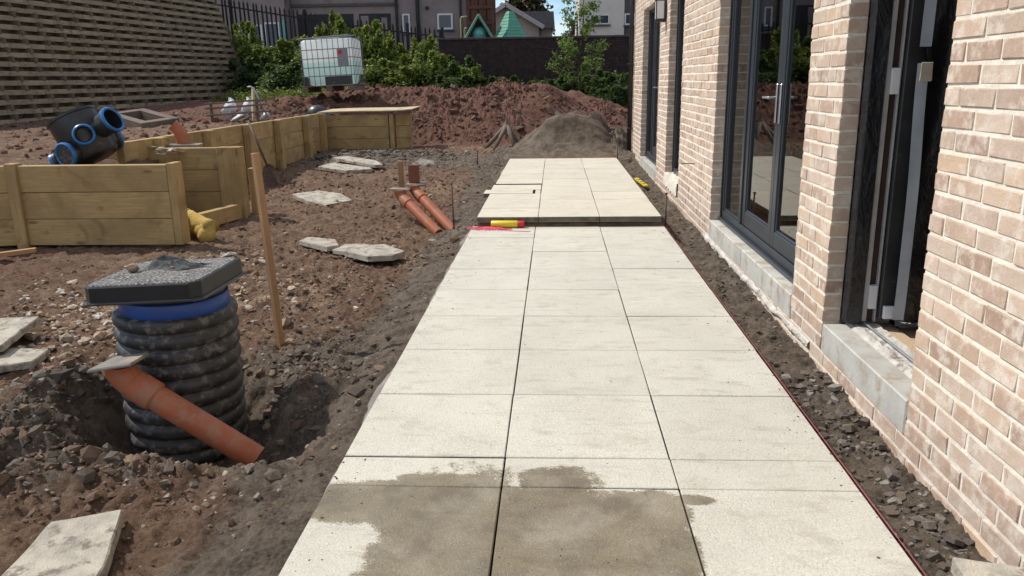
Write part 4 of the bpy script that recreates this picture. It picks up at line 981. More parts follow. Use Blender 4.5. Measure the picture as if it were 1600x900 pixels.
# ------------------------------------------------------------------ timber retaining walls
def tboard(parent, x0, y0, x1, y1, z, h, th=.09, **k_): return board('sleeper', (x0, y0, z+h/2), (x1, y1, z+h/2), th, h-.004, M['sleeper'], parent, ch=.005, **k_)
def tpost(parent, x, y, z0, z1, w=.1, d=.1, rz=0): 
    mb = MB().box((0, -d/2, -w/2), (z1-z0, d/2, w/2), .005, .001); o = bpy.data.objects.new('post', mb.mesh('post', M['sleeper'])); COL.objects.link(o); o.parent = parent
    o.matrix_local = Matrix.Translation(Vector((x, y, z0))-world_loc(parent)) @ Euler((0, 0, rz)).to_matrix().to_4x4() @ Matrix(((0, 0, 1, 0), (0, 1, 0, 0), (-1, 0, 0, 0), (0, 0, 0, 1))).inverted().to_4x4()
    return o
def vpost(parent, x, y, z0, z1, wx=.1, wy=.1):
    return board('post', (x, y, z0), (x, y, z1), wy, wx, M['sleeper'], parent, up=(1, 0, 0), ch=.005)
wa = thing('timber_retaining_wall', 'front timber sleeper wall of three boards with a post at each end', 'retaining wall', (-3.5, 4.8, -.12))
for i in range(3):
    tboard(wa, -4.28, 4.86, -2.84, 4.86, -.14+.255*i, .255)
    tboard(wa, -5.9, 4.47, -4.38, 4.86, -.14+.255*i, .255)
vpost(wa, -4.33, 4.84, -.18, .645, .105, .12); 
vpost(wa, -2.80, 4.90, -.14, .636, .075, .17)
wb_ = thing('timber_retaining_wall', 'second timber wall standing behind the front one with a broad end post', 'retaining wall', (-3.4, 6.4, -.12))
for i in range(3): tboard(wb_, -4.6, 6.46, -3.02, 6.46, -.10+.25*i, .25)
vpost(wb_, -2.88, 6.44, -.16, .655, .27, .14)
vpost(wb_, -2.715, 6.60, -.14, .40, .06, .10)
tboard(wb_, -3.05, 5.25, -2.80, 6.3, -.14, .17, .09)
wc = thing('timber_retaining_wall', 'long timber wall running away from the viewer with many square posts', 'retaining wall', (-3.8, 9.5, 0))
ylist = [5.9, 7.9, 9.25, 10.6, 11.9, 13.3]
for j in range(5):
    for i in range(3): tboard(wc, -3.86, ylist[j]+.002, -3.86, ylist[j+1]-.002, -.02+.258*i, .258)
for y in (6.62, 7.93, 9.30, 10.62, 12.15): vpost(wc, -3.755, y, -.25, .755, .11, .16)
vpost(wc, -3.76, 13.20, -.1, .75, .11, .12)
wd_ = thing('timber_box', 'open-fronted timber box at the far end of the long wall under a board', 'timber box', (-3.1, 13.6, 0))
for i in range(3): tboard(wd_, -3.80, 13.50, -2.52, 13.50, .01+.235*i, .235)
vpost(wd_, -2.46, 13.52, -.06, .715, .075, .16)
for i in range(3): tboard(wd_, -2.41, 13.60, -2.14, 13.72, .01+.235*i, .235, .07)
vpost(wd_, -2.125, 13.75, -.06, .72, .04, .12)
# ply sheet, warped
vs = []; fs = []; 
for s_ in (0, 1):
    for i in range(13):
        for j in range(5):
            u = i/12; w = j/4; vs.append((-3.92+1.90*u+.04*w, 13.36+1.0*w-.15*u*w, .752+.05*u**2.5*1.2+.015*math.sin(u*5)+.03*w+.018*s_))
for i in range(12):
    for j in range(4):
        a = i*5+j; fs.append((a, a+1, a+6, a+5)); b = a+65; fs.append((b, b+5, b+6, b+1))
for i in range(12): fs.append((i*5, i*5+5, 65+i*5+5, 65+i*5)); fs.append((i*5+4, 65+i*5+4, 65+i*5+9, i*5+9))
for j in range(4): fs.append((j, 65+j, 66+j, j+1)); fs.append((60+j, 61+j, 126+j, 125+j))
MB().add(vs, fs).build('plywood_sheet', M['ply'], None, loc=(-3, 13.8, .76), label='warped pale plywood sheet laid on top of the timber box', category='plywood')
# dark shovel leaning on the long wall
def shovel(p_top, p_bot, label, blade_dir, hm=M['pine'], sm=None):
    t = thing('shovel', label, 'shovel', tuple(p_bot)); a = Vector(p_top); b = Vector(p_bot); d = (b-a).normalized()
    MB().tube([a+d*.05, a+(b-a)*.72], .017, 10).build('shaft', sm or M['steel'], t, True)
    s = d.cross(Vector(blade_dir)).normalized()
    MB().tube([a-s*.07, a+s*.07], .018, 10).build('handle', hm, t, True)
    mb = MB(); c0 = a+(b-a)*.70; L = (b-c0).length; nrm = d.cross(s); vs = []; fs = []
    for i in range(7):
        u = i/6; w = .05+.06*min(1, u*3) if u < .85 else .09*(1-(u-.85)*2)
        for j in range(5): q = j/4*2-1; vs.append(c0+d*L*u+s*w*q+nrm*(.02*q*q))
    for i in range(6):
        for j in range(4): k_ = i*5+j; fs.append((k_, k_+1, k_+6, k_+5))
    n = len(vs); vs += [p+nrm*.004 for p in vs]; fs += [tuple(n+i for i in reversed(f)) for f in fs]
    mb.add(vs, fs); mb.build('blade', M['steel'], t, True); return t
shovel((-3.66, 9.05, .86), (-3.22, 8.75, -.08), 'dark steel spade leaning against the long timber wall', (0, 1, 0), M['grey_wood'])
shovel((.635, 12.6, 1.01), (.90, 12.75, .38), 'wooden handled shovel stuck in the dark sand heap', (0, 1, 0), M['pine'], M['grey_wood'])
# black chamber base with blue rings
cb = thing('chamber_base', 'black drainage chamber base with blue ringed sockets tipped over behind the front timber wall', 'chamber base', (-4.05, 5.60, .82), rot=(R_(-5), R_(-27), R_(5)))
cb.scale = (1.14, 1.14, 1.14)
def local_build(mb, name, mat, parent, smooth=True):
    o = bpy.data.objects.new(name, mb.mesh(name, mat, smooth)); COL.objects.link(o); o.parent = parent; smooth_by_angle(o, 40); return o
local_build(MB().lathe([(0, -.21), (.19, -.20), (.215, -.17), (.215, .19), (.225, .195), (.225, .215), (.205, .215), (.20, -.1), (0, -.12)], 48), 'body', M['black_plastic'], cb)
def socket(az, z, r, L, tiltz=0, closed=False, base=.17):
    m_ = Matrix.Translation((0, 0, z)) @ Euler((0, R_(90-tiltz), R_(az))).to_matrix().to_4x4()
    so = local_build(MB().lathe([(r*.92, base-.04), (r*.95, base+L-.05), (r*1.08, base+L-.04), (r*1.08, base+L), (r*.86, base+L), (r*.84, base+.02)] + ([(0, base+L-.03)] if closed else [(0, base+.02)]), 36, m_), 'socket', M['black_plastic'], cb)
    local_build(MB().lathe([(r*1.11, base+L-.018), (r*1.13, base+L+.004), (r*1.02, base+L+.014), (r*.90, base+L+.006), (r*.90, base+L-.018)], 36, m_, close=True), 'seal_ring', M['blue_ring'], so)
    if closed: local_build(MB().lathe([(0, base+L+.004), (r*.88, base+L+.004), (r*.90, base+L-.01)], 36, m_), 'stopper', M['black_ribbed'], so)
socket(180+8, -.07, .075, .16); socket(-112, -.11, .10, .11, 0, True); socket(-62, -.03, .082, .10); socket(-14, .0, .105, .20); socket(60, -.07, .09, .12)
eb = thing('elbow_fitting', 'small orange elbow fitting standing on a slate behind the second timber wall', 'pipe fitting', (-3.62, 6.75, .68))
mb = MB(); mb.tube([(-3.58, 6.8, .66), (-3.585, 6.8, .74), (-3.61, 6.79, .82), (-3.66, 6.77, .88)], .075, 24, rs=[.080, .078, .07, .066], caps=False); mb.build('elbow', M['orange_pipe'], eb, True)
MB().tube([(-3.65, 6.775, .872), (-3.67, 6.765, .893)], .07, 24, caps=False).build('rim', M['orange_pipe'], eb, True)
mb = MB(); mb.prism([(-.2, -.12), (.24, -.14), (.2, .14), (-.18, .12)], 0, .014, Matrix.Translation((-3.56, 6.72, .655)) @ Euler((0, 0, .1)).to_matrix().to_4x4()); mb.build('slate_tile', M['slate'], None, loc=(-3.56, 6.72, .655), label='dark slate under the small orange elbow fitting', category='slate')
mb = MB()
for i in range(12): x = random.uniform(-3.75, -3.35); y = random.uniform(6.2, 6.42); mb.prism([(-.05, -.02), (.05, -.03), (.06, .02), (-.03, .03)], 0, .008, Matrix.Translation((x, y, .60+i*.006)) @ Euler((random.uniform(-.2, .2), random.uniform(-.2, .2), random.uniform(0, 3))).to_matrix().to_4x4())
mb.build('slate_shards', M['flag'], None, kind='stuff', label='pale stone shards lying on the earth beside the tipped chamber base', category='shards')
# black dome behind the far box
t = thing('round_cover', 'black domed cover with pale blue rim behind the far end of the long wall', 'cover', (-4.2, 14.4, .6))
MB().lathe([(.23, .62), (.235, .70), (.20, .80), (.12, .87), (0, .89)], 36, Matrix.Translation((-4.2, 14.4, 0))).build('dome', M['black_plastic'], t, True)
MB().lathe([(.22, .66), (.25, .66), (.25, .69), (.235, .70)], 36, Matrix.Translation((-4.2, 14.4, 0))).build('rim', M['blue_ring'], t, True)

# ------------------------------------------------------------------ crib wall
crib = thing('timber_crib_wall', 'tall leaning crib wall of timber stretchers and headers filled with earth', 'crib wall', (-10.7, 13.7, .4))
P0 = Vector((-10.64, 13.7, 0)); DIR = Vector((1.30, 10.0, 0)).normalized(); OUT = Vector((DIR.y, -DIR.x, 0)); BAT = .36
PITCHZ = .2; Z0 = .22; S0, S1 = -4.2, 11.2; HS = .66
def cp(s, c, out=0.): return P0+DIR*s+OUT*(out-BAT*PITCHZ*c)+Vector((0, 0, Z0+PITCHZ*c))
def qb(a, b, w, h): return beam(a, b, w, h)
st_me = {}; hd_me = MB().box((0, -.040, -.060), (.30, .040, .060), .006, .004).mesh('header', M['crib_end'])
NC = 21; restH = MB(); nh = 0
for c in range(NC):
    s = S0+(c % 2)*-HS
    while s < S1-.1:
        L = min(HS*2, S1-s); a = cp(s+.004, c); b = cp(s+L-.004, c)
        key = round(L, 2)
        m_, LL = beam(a, b, 1, 1)
        if key not in st_me: st_me[key] = [MB().box((0, -.035, -.053), (LL, .035, .053), .006, .003).mesh('stretcher', M['crib']) for _ in range(3)]
        o = bpy.data.objects.new('stretcher', random.choice(st_me[key])); COL.objects.link(o); o.parent = crib; o.matrix_local = Matrix.Translation(-world_loc(crib)) @ m_ @ Euler((random.gauss(0, .03), 0, 0)).to_matrix().to_4x4()
        s += L
    s = S0+.12
    while s < S1:
        p = cp(s, c+.5, .095+random.uniform(-.014, .014)); q = cp(s, c+.5, -.25)
        m_, LL = beam(p, q, 1, 1)
        if nh < 300 and c < 15 and s > -3:
            o = bpy.data.objects.new('header', hd_me); COL.objects.link(o); o.parent = crib; o.matrix_local = Matrix.Translation(-world_loc(crib)) @ m_; nh += 1
        else: restH.box((0, -.045, -.05), (.30, .045, .05), .006, .003, None, m_)
        s += HS
restH.build('header_ends', M['crib_end'], crib, kind='stuff')
vs = []; fs = []; ns, nz = 150, 90
for i in range(ns+1):
    for j in range(nz+1):
        s = S0+(S1-S0)*i/ns; c = NC*j/nz-.5; w = float(rng.normal(0, .02)); p = cp(s, c, -.17+w); vs.append(tuple(p))
for i in range(ns):
    for j in range(nz): a = i*(nz+1)+j; fs.append((a, a+nz+1, a+nz+2, a+1))
e0 = len(vs)
for j in range(nz+1): p = cp(S1+.02, NC*j/nz-.5, -1.6); vs.append(tuple(p))
for j in range(nz): a = ns*(nz+1)+j; fs.append((a, e0+j, e0+j+1, a+1))
for i in (0, ns): pass
top0 = len(vs); vs += [tuple(cp(S0, NC-.5, -.1)), tuple(cp(S1, NC-.5, -.1)), tuple(cp(S1, NC-.5, -6)), tuple(cp(S0, NC-.5, -6))]; fs.append((top0, top0+1, top0+2, top0+3))
mb = MB(); mb.add(vs, fs); o = mb.build('earth_fill', M['soil'], crib)
# end return of the crib
for c in range(NC):
    a = cp(S1+.05, c, -.02); b = cp(S1+.05, c, -.9); board('end_stretcher', a, b, .09, .11, M['crib'], crib)

# ------------------------------------------------------------------ things by the crib foot
t = thing('open_crate', 'grey brown rectangular timber frame lying on the earth below the crib wall', 'crate', (-7.0, 12.5, .62), rot=(R_(5), R_(8), R_(-33)))
for (x0, y0, x1, y1) in ((-.55, -.3, .55, -.3), (-.55, .3, .55, .3)): board('rail', (0, 0, 0), (1, 0, 0), .16, .14, M['grey_wood'], None)
for o in list(COL.objects)[-2:]: bpy.data.objects.remove(o)
for nm, a, b in (('rail', (-.6, -.3, .08), (.6, -.3, .08)), ('rail', (-.6, .3, .08), (.6, .3, .08)), ('end_rail', (-.52, -.22, .08), (-.52, .22, .08)), ('end_rail', (.52, -.22, .08), (.52, .22, .08))):
    m_, L = beam(a, b, 1, 1); o = bpy.data.objects.new(nm, MB().box((0, -.08, -.09), (L, .08, .09), .006, .002).mesh(nm, M['grey_wood'])); COL.objects.link(o); o.parent = t; o.matrix_local = m_
t = thing('barrier_rails', 'low grey barrier of three rails standing in front of the white sacks', 'barrier', (-5.3, 12.9, .6))
for z in (.80, .93, 1.02): board('rail', (-5.95, 12.9, z-.05), (-4.72, 12.9, z+.02), .03, .035, M['grey_wood'], t)
for x in (-5.85, -4.95): board('post', (x, 12.94, .58), (x, 12.94, 1.0), .04, .05, M['grey_wood'], t, up=(1, 0, 0))
t = thing('sack', 'white plastic sack slumped behind the barrier rails, the left one', 'sack', (-5.6, 13.25, .8), group='white sacks')
def sack(x, y, z, w, h, t):
    mb = MB(); vs = []
    n = 14; m_ = 8
    pr = []
    for i in range(m_+1):
        a = math.pi*i/m_-math.pi/2
        for j in range(n):
            b = 2*math.pi*j/n; k_ = 1+.12*math.sin(3*b+x*7+i)
            vs.append((x+.8*w*math.cos(a)*abs(math.cos(b))**.7*math.copysign(1, math.cos(b))*k_, y+.16*math.cos(a)*abs(math.sin(b))**.7*math.copysign(1, math.sin(b)), z+.72*h*math.sin(a)*(1+.2*math.sin(b*3+x))+.07*math.cos(b)))
    fs = [(i*n+j, i*n+(j+1) % n, (i+1)*n+(j+1) % n, (i+1)*n+j) for i in range(m_) for j in range(n)]
    mb.add(vs, fs); return mb.build('sack_body', M['bag'], t, False)
sack(-5.62, 13.25, .86, .17, .19, t)
t = thing('sack', 'white plastic sack behind the barrier rails, beside the upright plank', 'sack', (-5.3, 13.3, .8), group='white sacks'); sack(-5.28, 13.3, .87, .13, .18, t)
t = thing('sack', 'white plastic sack lying lowest, at the foot of the metal pole', 'sack', (-4.9, 13.2, .68), group='white sacks'); sack(-4.93, 13.2, .68, .12, .08, t)
t = thing('sack', 'flat white plastic sack lying under the barrier rails', 'sack', (-5.4, 13.1, .66), group='white sacks'); sack(-5.42, 13.1, .68, .17, .06, t)
stake('upright_plank', (-5.12, 13.1, .6), (-5.07, 13.15, 1.27), .09, M['ply'], 'pale plank propped upright behind the barrier rails', 'plank', .03)
mb = MB(); mb.tube([(-5.12, 13.0, 1.27), (-5.06, 13.0, 1.285), (-5.0, 13.0, 1.24), (-4.70, 12.9, .62)], .017, 10); mb.build('metal_pole', M['galv'], None, True, loc=(-4.9, 13, .62), label='bent pale metal pole leaning beside the upright plank', category='pole')
# hub with splayed legs in front of the mound
t = thing('splayed_post', 'weathered post with splayed branching legs standing before the red mound', 'post', (-.2, 13.4, .05))
hub = Vector((-.165, 13.5, .43))
MB().tube([(-.165, 13.5, .70), (-.168, 13.5, .62), (-.165, 13.5, .50), hub], .05, 10, rs=[.012, .014, .055, .075]).build('stem', M['grey_wood'], t, True)
for q in ((-.60, 13.35, .02), (-.40, 13.1, .02), (.02, 13.1, .02), (.13, 13.45, .02)):
    q = Vector(q); MB().tube([hub+Vector((0, 0, .05)), hub*.55+q*.45+Vector((0, 0, .03)), q], .035, 10, rs=[.05, .040, .036]).build('leg', M['grey_wood'], t, True)
hs = MB(); hs.tube([(1.62, 13.6, .34), (1.78, 13.3, .20), (1.95, 13.2, .13), (2.15, 13.1, .14), (2.5, 13.0, .12)], .014, 8); hs.build('hose', M['galv'], None, True, loc=(1.9, 13.2, .1), label='pale hose trailing off the sand heap towards the downpipe', category='hose')

# ------------------------------------------------------------------ IBC tank
ib = thing('liquid_tank', 'white caged liquid tank half full of pale green liquid, tilted on the mound', 'tank', (-4.22, 16.0, 1.165), rot=(R_(0), R_(-2.2), R_(-1)))
def lb(mb, name, mat, parent, smooth=False):
    o = bpy.data.objects.new(name, mb.mesh(name, mat, smooth)); COL.objects.link(o); o.parent = parent; return o
pal = lb(MB().box((-.6, -.5, .09), (.6, .5, .112), .004), 'pallet', M['grey_wood'], ib)
for x in (-.55, 0, .50):
    lb(MB().box((x-.07, -.5, -.02), (x+.07, .5, .088), .006), 'pallet_block', M['grey_wood'], ib)
# rounded tank with foot recess
def rrect(w, d, r, n=5):
    out = []
    for cx, cy, a0 in ((w-r, d-r, 0), (-w+r, d-r, 90), (-w+r, -d+r, 180), (w-r, -d+r, 270)):
        for i in range(n+1): a = R_(a0+90*i/n); out.append((cx+r*math.cos(a), cy+r*math.sin(a)))
    return out
vs = []; fs = []; prof = [(.40, .114, .86), (.46, .13, .92), (.48, .16, .92), (.495, .30, .96), (.56, .325, 1.0), (.575, .34, 1.0), (.578, 1.0, 1.0), (.56, 1.07, .98), (.50, 1.11, .92), (.3, 1.13, .7)]
for w, z, k_ in prof: vs += [(x, y, z) for x, y in rrect(w, w*.83, .11)]
n = 24
for i in range(len(prof)-1):
    for j in range(n): fs.append((i*n+j, i*n+(j+1) % n, (i+1)*n+(j+1) % n, (i+1)*n+j))
fs.append(tuple((len(prof)-1)*n+j for j in range(n)))
tk_ = lb(MB().add(vs, fs), 'bottle', M['tank'], ib, True)
cage = MB()
for z in (.315, .50, .69, .88, 1.10): 
    p = [(x, y, z) for x, y in rrect(.592, .492, .06, 3)]; cage.tube(p+[p[0], p[1]], .0085, 6, caps=False)
for i in range(10):
    x = -.54+1.08*i/9
    for y in (-.492, .492): cage.tube([(x, y, .11), (x, y, 1.10)], .0075, 6)
for i in range(8):
    y = -.44+.88*i/7
    for x in (-.592, .592): cage.tube([(x, y, .11), (x, y, 1.10)], .0075, 6)
cage.tube([(-.6, -.2, 1.13), (.6, -.2, 1.15)], .014, 6); cage.tube([(-.62, -.49, 1.115), (.55, -.49, 1.155)], .014, 6)
lb(cage, 'cage', simple('shaded_cage_steel', (.16, .17, .18), (.11, .115, .12), .6, spec=.4), ib)  # galvanised bars, with their shade put into a darker colour
pl_ = lb(MB().box((.26, -.5055, .50), (.50, -.498, .88), .002), 'label_plate', simple('tank_label_grey', (.24, .26, .28), (.22, .24, .26), .6), ib)
lb(MB().box((.285, -.509, .755), (.375, -.506, .845), .001), 'red_sticker', M['red_cap'], pl_)
lb(MB().lathe([(0, 1.12), (.11, 1.12), (.11, 1.165), (0, 1.17)], 24), 'cap', M['galv'], ib, False)
lb(MB().box((-.19, -.50, .115), (.06+.36, -.455, .30), .01), 'valve_recess_shade', M['black_plastic'], ib).location = (.12, 0, 0)  # solid black block painting the shade of the foot recess
lb(MB().box((-.56, -.47, .115), (-.47, .45, .30), .01), 'side_recess_shade', M['black_plastic'], ib)  # likewise a black block in place of the shaded side recess

# ------------------------------------------------------------------ back wall and fence
bw = thing('boundary_wall', 'dark old brick boundary wall with a flat coping behind the mound', 'brick wall', (0, 24, .8))
BX0, BX1 = -2.95, 9.0
MB().box((BX0, 24.03, .3), (BX1, 24.22, 2.58)).build('mortar_core', M['old_mortar'], bw)
mb = MB()
for r_ in range(30):
    z = .34+.075*r_; x = BX0-(.11 if r_ % 2 else 0)
    while x < BX1:
        x0 = max(x, BX0); x1 = min(x+.215, BX1)
        if x1-x0 > .04: dy = random.uniform(-.006, .004); mb.box((x0, 24.015+dy, z), (x1, 24.235, z+.064), .004, .002)
        x += .225
mb.build('old_brickwork', M['old_brick'], bw, kind='stuff')
x = BX0-.04
while x < BX1: MB().box((x, 23.98, 2.582), (x+.79, 24.27, 2.655), .01, .003).build('coping', M['old_mortar'], bw); x += .80
fe = thing('palisade_fence', 'black iron palisade fence climbing the bank behind the bushes', 'fence', (-7, 26, 2))
fz = lambda x: float(np.interp(x, [-14, -10.86, -9.97, -8.42, -7.3, -6, -4.66, -3.0], [4.5, 3.98, 3.85, 3.57, 3.38, 3.17, 3.0, 2.78]))
pm = MB().box((-.032, -.012, 0), (.032, .012, 1.95), .003); pm.add([(-.032, -.012, 1.95), (.032, -.012, 1.95), (.032, .012, 1.95), (-.032, .012, 1.95), (0, 0, 2.06)], [(0, 1, 4), (1, 2, 4), (2, 3, 4), (3, 0, 4)]); pm = pm.mesh('paling', M['fence_iron'])
i = 0; x = -13.2
while x < -3.0:
    link('paling', pm, fe, (x+7, -.03, fz(x)-1.78-2), (R_(random.gauss(0, .6)), R_(random.gauss(-1.2, .5)), 0)); x += .157; i += 1
for a, b in ((-13.2, -10.5), (-10.5, -7.8), (-7.8, -5.3), (-5.3, -3.0)):
    for dz in (0, -1.45): board('rail', (a, 26.03, fz(a)+dz), (b, 26.03, fz(b)+dz), .04, .05, M['fence_iron'], fe)
for x in (-13, -10.45, -7.85, -5.3, -4.3, -3.1): board('post', (x, 26.09, fz(x)-2.0), (x, 26.09, fz(x)+.32), .1, .1, M['fence_iron'], fe, up=(1, 0, 0))

# ------------------------------------------------------------------ plants
def leaves(centers, size, n, spread, tintf=None, droop=0.3):
    """leaf clumps: every leaf is a small folded blade"""
    C = centers[rng.integers(0, len(centers), n)]; D = rng.normal(0, 1, (n, 3)); D /= np.linalg.norm(D, axis=1)[:, None]
    P = C[:, :3]+D*C[:, 3:4]*(rng.random((n, 1))**.45)*spread
    a = rng.normal(0, 1, (n, 3)); a[:, 2] -= droop; a /= np.linalg.norm(a, axis=1)[:, None]
    nrm = D+rng.normal(0, .6, (n, 3))+np.array([0, 0, .7]); b = np.cross(a, nrm); b /= np.linalg.norm(b, axis=1)[:, None]; c = np.cross(a, b)
    L = size*rng.uniform(.6, 1.4, (n, 1)); W = L*.40
    V = np.stack([P, P+a*L*.45+b*W+c*L*.08, P+a*L, P+a*L*.45-b*W+c*L*.08], 1).reshape(-1, 3)
    i0 = np.arange(n)*4; F = np.concatenate([np.stack([i0, i0+1, i0+2], 1), np.stack([i0, i0+2, i0+3], 1)])
    t = np.clip(rng.random(n)*.65+.35*(C[:, 4] if C.shape[1] > 4 else .5)+.0, 0, 1)
    T = np.repeat(np.stack([t, t, t], 1), 4, 0)
    return V, F, T
def bush_proto(n, size, nb=26, squ=1.0):
    cs = []
    for i in range(nb):
        a = random.uniform(0, 6.28); r = math.sqrt(random.random())*.42; z = random.uniform(.08, .92)*(1-.5*r)
        cs.append((r*math.cos(a), r*math.sin(a), z, random.uniform(.10, .22), random.random()))
    for i in range(9):
        a = random.uniform(0, 6.28); r = random.uniform(.1, .45); z0 = random.uniform(.7, 1.02)
        for q in range(3): cs.append((r*math.cos(a), r*math.sin(a), z0+q*.05-.05, .05, .95))
    return leaves(np.array(cs), size, n, 1.0)
def stems_mesh():
    mb = MB()
    for i in range(14):
        a = random.uniform(0, 6.28); r = random.uniform(.1, .4); h = random.uniform(.5, .95)
        mb.tube([(.08*math.cos(a), .08*math.sin(a), -.1), (r*.5*math.cos(a), r*.5*math.sin(a), h*.5), (r*math.cos(a), r*math.sin(a), h)], .01, 5, rs=[.014, .009, .004])
    return mb.mesh('stems', M['bark'])
protos = []
for i in range(4):
    v_, f_, t_ = bush_proto(7500, .060, 34); protos.append((v_, f_, t_))
stm = stems_mesh()
def bush(px, topy, Y, wpx, label, mat='leaf', zb=None, pi=None, group='bushes on the bank', dpt=1.0):
    c = at(px, topy, 1, Y); w = 1.35*wpx/F_PX*(Y+2.44); gzv = gz(c[0], Y) if zb is None else zb
    h = max(.25, c[2]-gzv)
    t = thing('bush', label, 'bush', (c[0], Y, gzv), group)
    key = ('fol', pi, mat)
    if key not in _bcache:
        v_, f_, t_ = protos[pi]; _bcache[key] = big_mesh('foliage', v_, f_, M[mat], t_)
    o = link('foliage', _bcache[key], t, (0, 0, 0), (0, 0, random.uniform(0, 6.28))); o.scale = (w, w*dpt, h/1.02)
    s_ = link('stems', stm, t); s_.scale = (w, w, h)
bl = [(378, 40, 25.4, 44, 0, 'bush', 'yellow green bush crowding the right end of the crib wall'),
 (395, 92, 23.4, 60, 1, '', 'dark green bush low at the foot of the crib wall end'), (420, 70, 24.6, 70, 2, '', 'loose green bush left of the tank below the iron fence'),
 (452, 100, 22.6, 70, 3, '', 'dense bush reaching down behind the tank, on its left'), (480, 62, 24.8, 66, 0, '', 'bush with pale shoots directly behind the left of the tank'),
 (515, 26, 25.0, 44, 1, '', 'tallest bright shoot bush rising behind the tank'), (548, 40, 24.7, 66, 2, '', 'broad bush behind the right half of the tank'),
 (590, 52, 24.4, 56, 3, '', 'yellow green bush right of the tank under the dark openings'), (585, 96, 22.8, 64, 0, '', 'lower dark bush just right of the tank'),
 (628, 68, 24.2, 58, 1, '', 'bush in front of the small white window'), (625, 108, 22.2, 60, 2, '', 'low bush between the tank and the boundary wall'),
 (668, 60, 24.3, 46, 3, '', 'upright bush where the fence meets the boundary wall'), (665, 86, 22.4, 60, 0, '', 'bush just left of the boundary wall end'),
 (705, 88, 22.6, 54, 1, '', 'leafy bush against the left end of the boundary wall'), (735, 104, 22.4, 46, 2, '', 'small bush against the boundary wall beside the wall end'),
 (700, 118, 21.4, 60, 3, '', 'low dark bush at the top edge of the mound')]
for px, ty, Y, w, pi, _, lab in bl: bush(px, ty, Y, w, lab, 'leaf' if ty < 75 else 'leaf_dark' if pi % 2 else 'leaf', pi=pi)
for px, ty, Y, w, pi, lab in [(775, 122, 22.6, 50, 0, 'sparse weed bush in front of the boundary wall, leftmost of the row'), (815, 128, 22.4, 46, 1, 'weed bush showing over the mound crest'), (850, 126, 22.2, 44, 2, 'weed bush left of the young tree foot'),
    (888, 118, 22.0, 50, 3, 'dark bush round the foot of the young tree'), (925, 112, 22.3, 52, 0, 'dark bush right of the young tree'), (960, 118, 21.6, 56, 1, 'dark bush beside the downpipe'), (985, 132, 20.4, 50, 2, 'lowest dark bush at the right end of the mound'), (945, 136, 20.2, 46, 3, 'low dark bush in front of the boundary wall near the downpipe'), (1010, 120, 21.5, 60, 1, 'dark bush partly behind the brick house corner')]:
    bush(px, ty, Y, w, lab, 'leaf_dark', pi=pi, group='bushes along the boundary wall')
xs = rng.uniform(-9, 5, 1500); ys_ = rng.uniform(20.0, 25.2, 1500); cs = np.stack([xs, ys_, height(xs, ys_)+rng.random(1500)*.45*(ys_-19)/5, rng.uniform(.1, .25, 1500), rng.random(1500)], 1)
V, F, T = leaves(cs, .07, 42000, 1.); link('undergrowth', big_mesh('undergrowth', V, F, M['leaf'], T), kind='stuff', label='low tangled undergrowth along the back of the site', category='undergrowth')
# young tree in front of the wall
def tree(name, label, x, y, z0, h, spread, nlimb, nleaf, lsize, mat, r0=.035, first=.2, lean=(0, 0), clump=.16, flat=1.0, cat='tree', group=None):
    t = thing(name, label, cat, (x, y, z0), group)
    mb = MB(); pts = [Vector((x+lean[0]*(i/8)**1.5+.03*h/3*math.sin(i*1.7), y+.03*math.cos(i*2.1), z0-.1+(h+.1)*i/8)) for i in range(9)]
    mb.tube(pts, r0, 8, rs=[r0*(1-.1*i) for i in range(9)]); cs = []; lm_ = MB()
    for i in range(nlimb):
        u = first+(1-first)*(i+.5)/nlimb; k_ = u*8; p = pts[int(k_)].lerp(pts[min(8, int(k_)+1)], k_-int(k_)); a = i*2.4+random.uniform(-.4, .4)
        ln_ = spread*(1.05-.75*u)*random.uniform(.7, 1.2); e_ = p+Vector((ln_*math.cos(a), ln_*math.sin(a)*flat, ln_*random.uniform(.15, .6)))
        mid = p.lerp(e_, .5)+Vector((0, 0, .06*ln_)); lm_.tube([p, mid, e_], .01, 5, rs=[r0*.45*(1.1-u), r0*.3*(1.1-u), r0*.12])
        for q in ((.35, .6, .85, 1.0) if (u < .72 or spread > 1.5) else (.6, .95)): c = p.lerp(e_, q); cs.append((c.x, c.y, c.z+.03, clump*random.uniform(.6, 1.3), random.random()))
    cs.append((pts[-1].x, pts[-1].y, pts[-1].z, clump, .9))
    mb.build('trunk', M['bark'], t, True); lm_.build('limbs', M['bark'], t, True)
    v_, f_, t_ = leaves(np.array(cs), lsize, nleaf, 1.); v_ = v_-np.array([x, y, z0]); link('crown', big_mesh('crown', v_, f_, M[mat], t_), t)
    return t
tree('young_tree', 'slender young tree with light green leaves in front of the boundary wall', 1.44, 21.3, .75, 3.5, 1.05, 24, 2900, .075, 'leaf_light', .03, .08, (.25, 0), .17, .6)
tree('purple_tree', 'dark purple leaved tree behind the gabled building', -1.1, 50, 1, 5.6, 2.0, 26, 9000, .24, 'leaf_purple', .16, .3, (0, 0), .75)
tree('far_tree', 'far green tree between the gabled building and the red roof', 2.2, 75, 1, 4.0, 2.4, 16, 3000, .28, 'leaf_dark', .12, .3, (0, 0), .7)

